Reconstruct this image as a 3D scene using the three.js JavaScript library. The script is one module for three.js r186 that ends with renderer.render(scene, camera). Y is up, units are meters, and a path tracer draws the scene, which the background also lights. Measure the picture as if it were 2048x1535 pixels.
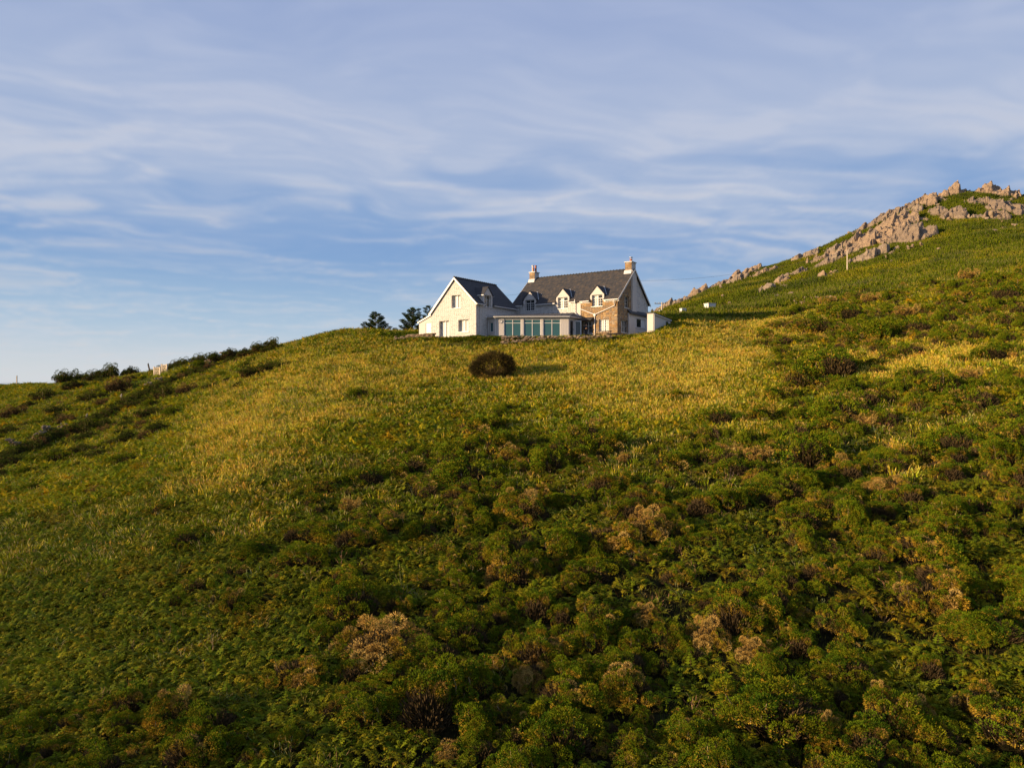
import * as THREE from 'three';
import { mergeGeometries, toCreasedNormals } from 'three/addons/utils/BufferGeometryUtils.js';
import { ConvexGeometry } from 'three/addons/geometries/ConvexGeometry.js';
import { RoundedBoxGeometry } from 'three/addons/geometries/RoundedBoxGeometry.js';
import { MarchingCubes } from 'three/addons/objects/MarchingCubes.js';
import { createNoise2D, createNoise3D } from 'simplex-noise';

// ------------------------------------------------------------------ camera
const scene = new THREE.Scene();
const FPX = 1462, CU = 1024, CV = 767.5;                    // focal length and centre of the photograph in its pixels
const camera = new THREE.PerspectiveCamera(2 * Math.atan(CV / FPX) * 180 / Math.PI, 2048 / 1535, 0.1, 6000);
camera.position.set(0, 0, 0);
camera.lookAt(0, 0, -1);
camera.updateMatrixWorld();
const renderer = new THREE.WebGLRenderer({ antialias: true });
renderer.setSize(1024, 767);
renderer.toneMapping = THREE.LinearToneMapping;
const EXPOSURE = 2.0;
renderer.toneMappingExposure = EXPOSURE;
renderer.shadowMap.enabled = true;

// ------------------------------------------------------------------ random numbers and noise
function rng(seed) { let a = seed >>> 0; return () => { a = (a + 0x6d2b79f5) | 0; let t = Math.imul(a ^ (a >>> 15), 1 | a); t = (t + Math.imul(t ^ (t >>> 7), 61 | t)) ^ t; return ((t ^ (t >>> 14)) >>> 0) / 4294967296; }; }
const n2 = createNoise2D(rng(11)), n2b = createNoise2D(rng(12)), n3 = createNoise3D(rng(13));
const fbm2 = (x, y, o = 4, f = n2) => { let s = 0, a = 0.5, t = 0; for (let i = 0; i < o; i++) { s += a * f(x, y); t += a; x *= 2.03; y *= 2.03; a *= 0.5; } return s / t; };
const clamp = (x, a = 0, b = 1) => Math.min(b, Math.max(a, x));
const smooth = (a, b, x) => { const t = clamp((x - a) / (b - a)); return t * t * (3 - 2 * t); };
const lerp = (a, b, t) => a + (b - a) * t;
const srgb = (r, g, b) => [r, g, b].map((c) => { c /= 255; return c <= 0.04045 ? c / 12.92 : ((c + 0.055) / 1.055) ** 2.4; });

// ------------------------------------------------------------------ sky: blue evening air with high wispy cloud
const SUN = new THREE.Vector3(-0.940, 0, 0.342).normalize().multiplyScalar(Math.cos(10.5 * Math.PI / 180));
SUN.y = Math.sin(10.5 * Math.PI / 180);
{
  const W = 2560, H = 1280, data = new Float32Array(W * H * 4);
  const zen = srgb(116, 142, 194), mid = srgb(108, 153, 206), low = srgb(150, 188, 216), rim = srgb(212, 216, 213), white = srgb(209, 214, 223), pale = srgb(177, 189, 219), gold = srgb(235, 205, 170);
  for (let r = 0; r < H; r++) {
    const el = ((r + 0.5) / H - 0.5) * Math.PI, deg = el * 180 / Math.PI, cy = Math.cos(el), sy = Math.sin(el);
    for (let c = 0; c < W; c++) {
      const o = (r * W + c) * 4;
      const az = ((c + 0.5) / W - 0.5) * 2 * Math.PI, x = Math.cos(az) * cy, z = Math.sin(az) * cy;
      let col;
      const e = Math.max(0, deg);
      const k1 = smooth(0, 5, e), k2 = smooth(3, 11, e), k3 = smooth(10, 34, e);
      col = [0, 1, 2].map((i) => lerp(lerp(lerp(rim[i], low[i], k1), mid[i], k2), zen[i], k3));
      const s = Math.max(0, x * SUN.x + sy * SUN.y + z * SUN.z);
      const g = 0.35 * s ** 6 * (1 - smooth(0, 40, e));
      col = col.map((v, i) => lerp(v, gold[i], g));
      if (deg > 0 && deg < 89.5) {
        // a sheet of cirrus 9 km up, seen in perspective
        const k = 1 / (sy + 0.045), px = x * k, pz = z * k;
        const a = 0.22, ux = px * Math.cos(a) - pz * Math.sin(a), uz = px * Math.sin(a) + pz * Math.cos(a);
        const wx = fbm2(px * 0.45 + 7, pz * 0.45, 3), wz = fbm2(px * 0.45, pz * 0.45 + 19, 3);
        const broad = fbm2(ux * 0.36 + 0.5 * wx + 3.1, uz * 0.62 + 0.5 * wz + 8.2, 4);
        const fibre = fbm2(ux * 0.75 + 0.9 * wx, uz * 2.6 + 1.1 * wz, 5, n2b);
        const fine = fbm2(ux * 2.6 + wx, uz * 7.5 + 2.4 * wz, 4);
        const veil = 0.20 + 0.54 * smooth(8.5, 17.5, e + 3.4 * broad + 0.7 * fibre) * (1 - 0.42 * smooth(17, 30, e + 5 * broad + 2 * fibre)) + 0.34 * (1 - smooth(1, 9, e));
        let d = veil * (0.98 + 0.30 * broad + 0.12 * fibre + 0.10 * fine) + 0.28 * smooth(-0.3, 0.95, fibre + 0.4 * broad + 0.3 * fine) * (0.5 + 0.5 * smooth(1, 5, e)) * (1 - 0.55 * smooth(12, 24, e));
        d = clamp(d, 0, 0.93);
        const t = smooth(0, 34, e), wc = [0, 1, 2].map((i) => lerp(white[i], pale[i], t));
        const warm = 0.10 * smooth(0.15, 0.6, fibre + 0.4 * broad) * (1 - smooth(5, 24, e));
        col = col.map((v, i) => lerp(v, lerp(wc[i], gold[i], warm), d));
      }
      if (deg <= 0) col = srgb(120, 140, 140);
      data[o] = col[0] / EXPOSURE; data[o + 1] = col[1] / EXPOSURE; data[o + 2] = col[2] / EXPOSURE; data[o + 3] = 1;
    }
  }
  const sky = new THREE.DataTexture(data, W, H, THREE.RGBAFormat, THREE.FloatType);
  sky.mapping = THREE.EquirectangularReflectionMapping; sky.magFilter = THREE.LinearFilter; sky.needsUpdate = true;
  scene.background = sky; scene.environment = sky;
}
// ------------------------------------------------------------------ sun: low, from beyond the picture's left edge, a little behind the camera
const sun = new THREE.DirectionalLight(new THREE.Color().setRGB(1.0, 0.715, 0.41), 5.0);
sun.position.copy(SUN).multiplyScalar(400).add(new THREE.Vector3(20, 0, -100));
sun.target.position.set(20, 0, -100);
sun.castShadow = true; sun.shadow.radius = 1; sun.shadow.mapSize.set(4096, 4096);
Object.assign(sun.shadow.camera, { left: -220, right: 220, top: 160, bottom: -160, near: 1, far: 900 });
scene.add(sun, sun.target);

// ------------------------------------------------------------------ helpers: names, things, parts
const taken = new Map();
function numbered(name) { const n = taken.get(name) ?? 0; taken.set(name, n + 1); return n ? name + '_' + String(n).padStart(3, '0') : name; }
function tag(o, label, category, group, kind) { o.userData.label = label; o.userData.category = category; if (group) o.userData.group = group; if (kind) o.userData.kind = kind; return o; }
function place(o, p) { if (p) o.position.set(p[0] ?? p.x, p[1] ?? p.y, p[2] ?? p.z); return o; }
function thing(name, label, category, p, turn = 0, group) {
  const o = new THREE.Group(); o.name = numbered(name); scene.add(o); place(o, p); o.rotation.y = turn;
  return tag(o, label, category, group);
}
function shade(m) { m.castShadow = m.receiveShadow = true; return m; }
function part(name, geo, mat, parent) { const m = shade(new THREE.Mesh(Array.isArray(geo) ? mergeGeometries(geo.map((g) => { const k = g.index ? g.toNonIndexed() : g; for (const a of Object.keys(k.attributes)) if (!['position', 'normal', 'uv', 'color'].includes(a)) k.deleteAttribute(a); return k; })) : geo, mat)); m.name = name; parent.add(m); return m; }
function single(name, geo, mat, label, category, group, kind) { const m = part(numbered(name), geo, mat, scene); return tag(m, label, category, group, kind); }
function subgroup(name, parent) { const g = new THREE.Group(); g.name = name; parent.add(g); return g; }
function structure(name, geo, mat) { const m = part(numbered(name), geo, mat, scene); m.userData.kind = 'structure'; return m; }

// uv in metres from the dominant axis of each face
function metreUV(g) {
  g = g.index ? g.toNonIndexed() : g; const p = g.attributes.position, n = g.attributes.normal, uv = new Float32Array(p.count * 2);
  for (let i = 0; i < p.count; i += 3) {
    let ax = 0, ay = 0, az = 0;
    for (let k = 0; k < 3; k++) { ax += Math.abs(n.getX(i + k)); ay += Math.abs(n.getY(i + k)); az += Math.abs(n.getZ(i + k)); }
    for (let k = 0; k < 3; k++) {
      const x = p.getX(i + k), y = p.getY(i + k), z = p.getZ(i + k), o = (i + k) * 2;
      if (ay > ax && ay > az) { uv[o] = x; uv[o + 1] = z; } else if (ax > az) { uv[o] = z; uv[o + 1] = y; } else { uv[o] = x; uv[o + 1] = y; }
    }
  }
  g.setAttribute('uv', new THREE.BufferAttribute(uv, 2)); return g;
}
function box(x0, x1, y0, y1, z0, z1, r = 0) {
  const w = x1 - x0, h = y1 - y0, d = z1 - z0;
  const g = r ? new RoundedBoxGeometry(w, h, d, 1, r) : new THREE.BoxGeometry(w, h, d);
  g.translate((x0 + x1) / 2, (y0 + y1) / 2, (z0 + z1) / 2); return metreUV(g);
}
function tube(pts, r, seg = 8, open = false) {
  const c = new THREE.CurvePath(); for (let i = 1; i < pts.length; i++) c.add(new THREE.LineCurve3(new THREE.Vector3(...pts[i - 1]), new THREE.Vector3(...pts[i])));
  const gs = []; for (let i = 1; i < pts.length; i++) gs.push(rod(pts[i - 1], pts[i], r, r, seg)); return mergeGeometries(gs);
}
function rod(a, b, r0, r1, seg = 6) {
  const A = new THREE.Vector3(...a), B = new THREE.Vector3(...b), d = B.clone().sub(A), L = d.length();
  const g = new THREE.CylinderGeometry(r1, r0, L, seg, 1); g.translate(0, L / 2, 0);
  g.applyQuaternion(new THREE.Quaternion().setFromUnitVectors(new THREE.Vector3(0, 1, 0), d.normalize())); g.translate(...a); return g.toNonIndexed();
}
function quadGeo(list) {     // list of [a,b,c,d] corners -> flat faces
  const pos = []; for (const [a, b, c, d] of list) { pos.push(...a, ...b, ...c); if (d) pos.push(...a, ...c, ...d); }
  const g = new THREE.BufferGeometry(); g.setAttribute('position', new THREE.Float32BufferAttribute(pos, 3)); g.computeVertexNormals(); return metreUV(g);
}
// a closed slab: polygon corners (in order) given thickness along a vector
function slab(corners, t) {
  const top = corners, bot = corners.map((p) => [p[0] - t[0], p[1] - t[1], p[2] - t[2]]), n = corners.length, f = [];
  for (let i = 1; i < n - 1; i++) { f.push([top[0], top[i], top[i + 1]]); f.push([bot[0], bot[i + 1], bot[i]]); }
  for (let i = 0; i < n; i++) { const j = (i + 1) % n; f.push([top[i], bot[i], bot[j], top[j]]); }
  return quadGeo(f);
}
// wall panel in the xy plane with holes, thickness along -z, front face at z = 0
function panel(outline, holes, thick) {
  const s = new THREE.Shape(outline.map((p) => new THREE.Vector2(...p)));
  for (const [x0, x1, y0, y1] of holes) s.holes.push(new THREE.Path([[x0, y0], [x0, y1], [x1, y1], [x1, y0]].map((p) => new THREE.Vector2(...p))));
  const g = new THREE.ExtrudeGeometry(s, { depth: thick, bevelEnabled: false }); g.translate(0, 0, -thick); return metreUV(g);
}

// ------------------------------------------------------------------ procedural textures
function tex(size, metres, fn, colour = true) {
  const d = new Uint8Array(size * size * 4);
  for (let y = 0; y < size; y++) for (let x = 0; x < size; x++) {
    const c = fn(x / size, y / size), o = (y * size + x) * 4;
    for (let k = 0; k < 3; k++) { const v = Array.isArray(c) ? c[k] : c; d[o + k] = 255 * clamp(colour ? (v <= 0.0031308 ? 12.92 * v : 1.055 * v ** (1 / 2.4) - 0.055) : v); }
    d[o + 3] = 255;
  }
  const t = new THREE.DataTexture(d, size, size); t.wrapS = t.wrapT = THREE.RepeatWrapping; t.magFilter = THREE.LinearFilter; t.minFilter = THREE.LinearMipmapLinearFilter; t.generateMipmaps = true;
  if (colour) t.colorSpace = THREE.SRGBColorSpace; t.repeat.set(1 / metres, 1 / metres); t.needsUpdate = true; return t;
}
// noise that repeats every unit square
const pn = (u, v, f, s = 0) => { const a = 2 * Math.PI * u, b = 2 * Math.PI * v, r = f / (2 * Math.PI); return 0.5 * (n3(r * Math.cos(a) + s, r * Math.sin(a) + 5 * s, r * Math.cos(b) * 1.0 + 2.3) + n3(r * Math.cos(b) + 9 + s, r * Math.sin(b) - s, r * Math.sin(a) + 4.1)); };
function worley(n, m, seed) {
  const R = rng(seed), P = []; for (let i = 0; i < n * m; i++) P.push([R(), R(), R(), R()]);
  return (u, v) => {
    const x = u * n, y = v * m, ix = Math.floor(x), iy = Math.floor(y); let d1 = 9, d2 = 9, id = null;
    for (let j = -1; j <= 1; j++) for (let i = -1; i <= 1; i++) {
      const gx = ((ix + i) % n + n) % n, gy = ((iy + j) % m + m) % m, p = P[gy * n + gx];
      const dx = ix + i + 0.15 + 0.7 * p[0] - x, dy = iy + j + 0.2 + 0.6 * p[1] - y, d = Math.max(Math.abs(dx), Math.abs(dy)) * 0.6 + Math.hypot(dx, dy) * 0.4;
      if (d < d1) { d2 = d1; d1 = d; id = p; } else if (d < d2) d2 = d;
    }
    return [d1, d2 - d1, id];
  };
}
const wStone = worley(7, 13, 5), wLump = worley(10, 13, 6);
const limeMap = tex(512, 3.2, (u, v) => {
  const [, e, id] = wLump(u, v), a = pn(u, v, 9, 1), b = pn(u, v, 40, 2), c = pn(u, v, 90, 3);
  let k = 0.53 + 0.03 * a + 0.03 * (id[2] - 0.5);
  const bare = smooth(0.21, 0.45, 0.6 * b + 0.45 * c + 0.3 * a + (e < 0.10 ? 0.22 : 0) + 0.25 * (id[3] - 0.5));
  const base = [k, k * 0.965, k * 0.925], st = [0.20, 0.16, 0.13];
  return base.map((x, i) => lerp(x, st[i], 0.85 * bare));
});
const limeBump = tex(512, 3.2, (u, v) => { const [d, e] = wLump(u, v); return clamp(0.35 + 0.5 * smooth(0, 0.35, e) + 0.12 * pn(u, v, 30, 4) - 0.1 * d); }, false);
const stoneMap = tex(512, 2.6, (u, v) => {
  const [, e, id] = wStone(u, v), a = pn(u, v, 14, 5), b = pn(u, v, 70, 6);
  const pal = [[0.34, 0.20, 0.085], [0.27, 0.155, 0.07], [0.42, 0.27, 0.13], [0.24, 0.17, 0.11], [0.36, 0.235, 0.11], [0.30, 0.23, 0.16]], c = pal[Math.floor(id[2] * pal.length) % pal.length];
  const m = smooth(0.05, 0.13, e), k = 0.66 + 0.36 * id[3] + 0.22 * a + 0.2 * b;
  return c.map((x, i) => lerp([0.25, 0.19, 0.12][i], x * k, m));
});
const stoneBump = tex(512, 2.6, (u, v) => { const [, e] = wStone(u, v); return clamp(smooth(0.02, 0.28, e) * 0.8 + 0.15 * pn(u, v, 40, 7)); }, false);
const R9 = rng(91), slates = Array.from({ length: 14 * 12 }, () => [R9(), R9()]);
const slateTex = (lich) => tex(512, 3.0, (u, v) => {
  const row = Math.floor(v * 14), off = (row % 2) * 0.5, cx = u * 12 + off, ci = ((Math.floor(cx) % 12) + 12) % 12, s = slates[row * 12 + ci];
  const fu = cx - Math.floor(cx), fv = v * 14 - row, gap = fu < 0.05 || fu > 0.95 || fv < 0.10;
  let c = [0.030, 0.031, 0.036].map((x) => x * (0.75 + 0.5 * s[0]));
  const l = lich * smooth(0.05, 0.5, 0.5 * pn(u, v, 6, 8) + 0.6 * pn(u, v, 32, 9) + 0.35 * (s[1] - 0.5) + 0.12);
  c = c.map((x, i) => lerp(x, [0.074, 0.058, 0.046][i], l));
  return gap ? c.map((x) => x * 0.55) : c;
});
const slateBump = tex(512, 3.0, (u, v) => { const row = Math.floor(v * 14), fv = v * 14 - row, cx = u * 12 + (row % 2) * 0.5, fu = cx - Math.floor(cx); return (fu < 0.05 || fu > 0.95) ? 0.1 : clamp(0.9 - 0.8 * fv); }, false);
const rockMap = tex(512, 4, (u, v) => {
  const a = pn(u, v, 5, 10), b = pn(u, v, 18, 11), c = pn(u, v, 60, 12), k = 1 + 0.28 * a + 0.22 * b + 0.2 * c;
  const li = smooth(0.2, 0.5, 0.7 * b + 0.4 * c), crack = smooth(0.10, 0.0, Math.abs(pn(u, v, 9, 13))) * 0.45;
  return [0.245, 0.188, 0.130].map((x, i) => lerp(x * k, [0.12, 0.105, 0.075][i], 0.7 * li) * (1 - 1.3 * crack));
});
const rockBump = tex(512, 4, (u, v) => clamp(0.5 + 0.3 * pn(u, v, 8, 14) + 0.22 * pn(u, v, 30, 15) + 0.12 * pn(u, v, 80, 16)), false);
const woodMap = tex(256, 1.5, (u, v) => { const k = 1 + 0.4 * pn(u, v * 0.2, 40, 17) + 0.3 * pn(u, v, 9, 18); return [0.46 * k, 0.39 * k, 0.30 * k]; });
const soilMap = tex(512, 6, (u, v) => { const k = 0.8 + 0.4 * pn(u, v, 6, 19) + 0.45 * pn(u, v, 25, 20) + 0.35 * pn(u, v, 90, 21); return [k, k, k].map((x) => clamp(x * 0.75)); });


const std = (o) => new THREE.MeshStandardMaterial({ roughness: 0.9, metalness: 0, ...o });
const lin = (r, g, b) => new THREE.Color().setRGB(r, g, b);
const M = {
  lime: std({ map: limeMap, bumpMap: limeBump, bumpScale: 0.05, roughness: 0.95 }),
  render: std({ color: lin(0.50, 0.47, 0.445), bumpMap: limeBump, bumpScale: 0.012, roughness: 0.95 }),
  stone: std({ map: stoneMap, bumpMap: stoneBump, bumpScale: 0.05, roughness: 0.95 }),
  slateOld: std({ map: slateTex(1), bumpMap: slateBump, bumpScale: 0.02, roughness: 1 }),
  slate: std({ map: slateTex(0.10), bumpMap: slateBump, bumpScale: 0.02, roughness: 0.85 }),
  white: std({ color: lin(0.55, 0.54, 0.53), roughness: 0.45 }),
  felt: std({ color: lin(0.05, 0.052, 0.058), roughness: 0.9 }),
  lead: std({ color: lin(0.35, 0.37, 0.40), roughness: 0.5 }),
  blind: std({ color: lin(0.72, 0.70, 0.66), roughness: 0.9 }),
  glass: new THREE.MeshPhysicalMaterial({ color: lin(0.02, 0.025, 0.03), roughness: 0.06, metalness: 0, specularIntensity: 1, ior: 1.6 }),
  clear: new THREE.MeshPhysicalMaterial({ color: lin(0.96, 0.97, 0.97), roughness: 0.04, transmission: 1, thickness: 0, ior: 1.5 }),
  teal: new THREE.MeshPhysicalMaterial({ color: lin(0.035, 0.10, 0.115), roughness: 0.08, specularIntensity: 0.7 }),
  dark: std({ color: lin(0.035, 0.03, 0.026), roughness: 0.8 }),
  plaster: std({ color: lin(0.52, 0.49, 0.44), roughness: 0.95 }),
  terracotta: std({ color: lin(0.30, 0.10, 0.05), roughness: 0.8 }),
  rock: std({ map: rockMap, bumpMap: rockBump, bumpScale: 0.15, roughness: 0.95 }),
  wood: std({ map: woodMap, roughness: 0.9 }),
  darkwood: std({ color: lin(0.10, 0.075, 0.05), roughness: 0.9 }),
  oldwood: std({ color: lin(0.15, 0.115, 0.08), roughness: 0.9 }),
  metal: std({ color: lin(0.3, 0.3, 0.31), roughness: 0.45, metalness: 0.7 }),
  black: std({ color: lin(0.02, 0.02, 0.022), roughness: 0.85 }),
};

// ------------------------------------------------------------------ terrain
const at = (u, v, D) => [(u - CU) / FPX * D, (CV - v) / FPX * D, -D];      // a pixel and a distance give a point
const HOUSE_Y = 5.6, HO = [12.7, -88], HT = 34 * Math.PI / 180, HE = [Math.cos(HT), Math.sin(HT)], HF = [-Math.sin(HT), Math.cos(HT)];
const toHouse = (x, z) => { const dx = x - HO[0], dz = z - HO[1]; return [dx * HE[0] + dz * HE[1], dx * HF[0] + dz * HF[1]]; };
const fromHouse = (a, b) => [HO[0] + a * HE[0] + b * HF[0], HO[1] + a * HE[1] + b * HF[1]];
const CTRL = [];
for (const [u, list] of [
  [-400, [[1535, 22], [1200, 36], [1000, 58], [880, 88], [800, 135], [775, 170]]],
  [0, [[1535, 21], [1300, 29], [1100, 42], [980, 56], [924, 68], [870, 82], [820, 98], [785, 120], [769, 142], [790, 200]]],
  [300, [[1535, 20.5], [1300, 27], [1100, 37], [950, 52], [870, 66], [820, 80], [778, 93], [757, 101], [746, 112], [800, 160]]],
  [600, [[1535, 20], [1300, 26], [1100, 34], [950, 45], [850, 56], [770, 70], [722, 82], [697, 91], [684, 98], [780, 150]]],
  [690, [[664, 98], [668, 103]]],
  [780, [[676, 92], [668, 100]]],
  [850, [[1100, 33.5], [950, 44], [850, 55], [770, 68], [715, 79]]],
  [1024, [[1535, 20], [1300, 25.5], [1100, 33], [950, 43], [850, 54], [770, 66], [718, 77], [692, 83], [760, 160]]],
  [1250, [[1300, 25], [1100, 32], [950, 41.5], [850, 52], [770, 64], [715, 75], [680, 83], [680, 165]]],
  [1310, [[663, 85]]],
  [1345, [[645, 91], [628, 125], [616, 170], [640, 230]]],
  [1500, [[1535, 19.5], [1300, 24.5], [1100, 31], [950, 40], [850, 50], [770, 62], [715, 73], [672, 86], [640, 99], [604, 150], [565, 190], [544, 205], [600, 260]]],
  [1650, [[700, 74], [640, 88], [605, 105], [560, 150], [520, 190], [507, 203], [560, 260]]],
  [1800, [[1535, 19.5], [1300, 24], [1100, 30], [950, 38], [850, 47], [770, 57], [700, 69], [645, 82], [595, 97], [560, 114], [520, 150], [470, 180], [432, 202], [500, 260]]],
  [1920, [[540, 110], [500, 145], [440, 185], [386, 212], [440, 260]]],
  [2048, [[1535, 19.5], [1300, 23.5], [1100, 29], [950, 36.5], [850, 44], [770, 53], [700, 63], [640, 74], [583, 88], [535, 105], [470, 150], [425, 190], [394, 214], [440, 260]]],
  [2400, [[1535, 19], [1100, 28], [950, 34], [770, 49], [580, 78], [450, 150], [360, 215], [400, 270]]],
]) for (const [v, D] of list) CTRL.push(at(u, v, D));
for (const x of [-30, -10, 10, 30]) { CTRL.push([x, -13.6 - 0.02 * x, -9]); CTRL.push([x * 2, -17, 12]); }
const tps = (() => {
  const n = CTRL.length, N = n + 3, A = Array.from({ length: N }, () => new Float64Array(N + 1)), S = 100;
  const U = (r2) => (r2 < 1e-12 ? 0 : 0.5 * r2 * Math.log(r2));
  for (let i = 0; i < n; i++) {
    for (let j = 0; j < n; j++) { const dx = (CTRL[i][0] - CTRL[j][0]) / S, dz = (CTRL[i][2] - CTRL[j][2]) / S; A[i][j] = U(dx * dx + dz * dz) + (i === j ? 0.0006 : 0); }
    A[i][n] = A[n][i] = 1; A[i][n + 1] = A[n + 1][i] = CTRL[i][0] / S; A[i][n + 2] = A[n + 2][i] = CTRL[i][2] / S; A[i][N] = CTRL[i][1];
  }
  for (let c = 0; c < N; c++) {
    let p = c; for (let r = c + 1; r < N; r++) if (Math.abs(A[r][c]) > Math.abs(A[p][c])) p = r;
    [A[c], A[p]] = [A[p], A[c]];
    for (let r = 0; r < N; r++) if (r !== c) { const f = A[r][c] / A[c][c]; if (f) for (let k = c; k <= N; k++) A[r][k] -= f * A[c][k]; }
  }
  const w = A.map((r, i) => r[N] / r[i]);
  return (x, z) => { let s = w[n] + w[n + 1] * x / S + w[n + 2] * z / S; for (let i = 0; i < n; i++) { const dx = (x - CTRL[i][0]) / S, dz = (z - CTRL[i][2]) / S; s += w[i] * U(dx * dx + dz * dz); } return s; };
})();
function sdPoly(x, y, P) {      // signed distance, positive inside
  let d = 1e18, ins = false;
  for (let i = 0, j = P.length - 1; i < P.length; j = i++) {
    const [xi, yi] = P[i], [xj, yj] = P[j], ex = xj - xi, ey = yj - yi, wx = x - xi, wy = y - yi, t = clamp((wx * ex + wy * ey) / (ex * ex + ey * ey));
    d = Math.min(d, (wx - ex * t) ** 2 + (wy - ey * t) ** 2);
    if ((yi > y) !== (yj > y) && x < (xj - xi) * (y - yi) / (yj - yi) + xi) ins = !ins;
  }
  return ins ? Math.sqrt(d) : -Math.sqrt(d);
}
const PAD = [[-25, -13], [2.4, -13], [2.4, 1.2], [0.5, 4.2], [-4, 6.0], [-10, 9.2], [-13.5, 11.5], [-24.5, 11.2]];
const BANK_PX = [[-60, 952, 64], [0, 925, 68], [60, 897, 72], [110, 874, 76], [170, 850, 80], [240, 823, 86], [300, 798, 91], [360, 780, 95], [400, 769, 97], [450, 752, 98], [540, 726, 96]];
const BANK = BANK_PX.map(([u, , D]) => [(u - CU) / FPX * D, -D]);
function distLine(x, z, L) { let d = 1e9; for (let i = 1; i < L.length; i++) { const [ax, az] = L[i - 1], ex = L[i][0] - ax, ez = L[i][1] - az, t = clamp(((x - ax) * ex + (z - az) * ez) / (ex * ex + ez * ez)); d = Math.min(d, Math.hypot(x - ax - ex * t, z - az - ez * t)); } return d; }
// rocky ground on the far hill: [x, z, radius, lift]
const CRAG_LIFT = [];
function cragLift(x, z) { let h = 0; for (const [rx, rz, rr, lift] of CRAG_LIFT) { const d = Math.hypot(x - rx, z - rz) / rr; if (d < 1.6) h += lift * Math.exp(-2.2 * d * d) * (0.8 + 0.5 * n2(x * 0.25, z * 0.25)); } return h; }
function rawHeight(x, z) {
  const cx = clamp(x, -150, 250), cz = clamp(z, -310, 14), out = Math.hypot(x - cx, z - cz);
  let h = tps(cx, cz);
  const D = -cz, far = smooth(60, 140, D);
  h += (0.10 * fbm2(cx * 0.08, cz * 0.08, 2) + 0.06 * fbm2(cx * 0.4, cz * 0.4, 2)) + far * 1.0 * fbm2(cx * 0.035 + 5, cz * 0.035, 4);
  const [a, b] = toHouse(x, z), s = sdPoly(a, b, PAD);
  if (s > -4) h = lerp(h, HOUSE_Y, smooth(-2.6, 0.2, s));
  if (x < -20 && D > 55 && D < 105) { const d = distLine(x, z, BANK); h += 1.15 * Math.exp(-((d / 1.0) ** 2)) * (0.8 + 0.4 * n2(x * 0.5, z * 0.5)); }
  return out > 0 ? Math.max(-90, h - 0.3 * out) : h;
}
// heights on a grid, then read by interpolation
const XS = [], ZS = [];
for (const x of [-2500, -1200, -600, -350, -240, -190]) XS.push(x);
for (let x = -150; x <= 250.01; x += 0.8) XS.push(x);
for (const x of [290, 340, 440, 700, 1300, 2500]) XS.push(x);
for (const z of [2500, 1200, 600, 300, 150, 80, 45, 25]) ZS.push(z);
for (let z = 14; z >= -310; z -= z > -30 ? 0.5 : z > -110 ? 0.7 : 1.1) ZS.push(z);
for (const z of [-330, -370, -450, -650, -1200, -2500]) ZS.push(z);
const HG = new Float32Array(XS.length * ZS.length);
function find(A, v, up) { let lo = 0, hi = A.length - 2; while (lo < hi) { const m = (lo + hi + 1) >> 1; if (up ? A[m] <= v : A[m] >= v) lo = m; else hi = m - 1; } return lo; }
function height(x, z) {
  const i = find(XS, x, true), j = find(ZS, z, false), n = XS.length, fx = clamp((x - XS[i]) / (XS[i + 1] - XS[i])), fz = clamp((z - ZS[j]) / (ZS[j + 1] - ZS[j]));
  const a = HG[j * n + i], b = HG[j * n + i + 1], c = HG[(j + 1) * n + i], d = HG[(j + 1) * n + i + 1];
  return fx + fz <= 1 ? a + (b - a) * fx + (c - a) * fz : d + (c - d) * (1 - fx) + (b - d) * (1 - fz);
}
for (let j = 0; j < ZS.length; j++) for (let i = 0; i < XS.length; i++) HG[j * XS.length + i] = rawHeight(XS[i], ZS[j]);
const normalAt = (x, z) => { const e = 0.6; return new THREE.Vector3(height(x - e, z) - height(x + e, z), 2 * e, height(x, z - e) - height(x, z + e)).normalize(); };
// where the ray through a pixel first meets the ground (between two distances)
function onGround(u, v, d0 = 6, d1 = 290) {
  let p = null;
  for (let D = d0; D < d1; D += 0.25) { const q = at(u, v, D); if (height(q[0], q[2]) >= q[1]) { p = q; break; } }
  if (!p) { let best = 1e9; for (let D = d0; D < d1; D += 0.5) { const q = at(u, v, D), g = q[1] - height(q[0], q[2]); if (g / D < best) { best = g / D; p = q; } } }
  return [p[0], height(p[0], p[2]), p[2]];
}
const toPx = (x, y, z) => [CU + FPX * x / -z, CV - FPX * y / -z];

// ------------------------------------------------------------------ what grows where: outlines read off the photograph, asked for points on the ground
const POLY = {
  meadow: [[340, 965], [410, 815], [540, 742], [640, 712], [800, 700], [1000, 690], [1240, 688], [1320, 664], [1420, 640], [1590, 626], [1612, 655], [1550, 700], [1520, 765], [1430, 850], [1290, 850], [1130, 800], [930, 765], [760, 790], [650, 860], [500, 985]],
  dry: [[1690, 690], [1780, 705], [1850, 680], [1950, 690], [2060, 690], [2060, 745], [1930, 748], [1860, 790], [1770, 790], [1725, 755]],
  dry2: [[1440, 800], [1560, 780], [1600, 830], [1490, 880], [1400, 860]], dry3: [[1770, 880], [1850, 890], [1870, 945], [1790, 955]],
  gorse: [[1535, 640], [1640, 598], [1760, 566], [1900, 540], [2080, 512], [2300, 500], [2500, 1700], [300, 1700], [520, 1490], [700, 1330], [640, 1130], [800, 960], [940, 840], [1120, 850], [1300, 890], [1440, 880], [1560, 800], [1535, 700]],
  corner: [[-100, 1440], [330, 1430], [520, 1490], [560, 1700], [-100, 1700]],
  band: [[220, 1200], [420, 1060], [640, 960], [780, 960], [680, 1090], [450, 1260]],
  walled: [[-100, 790], [130, 745], [330, 735], [560, 690], [560, 735], [430, 790], [340, 850], [250, 885], [150, 965], [-100, 1010]],
};
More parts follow.
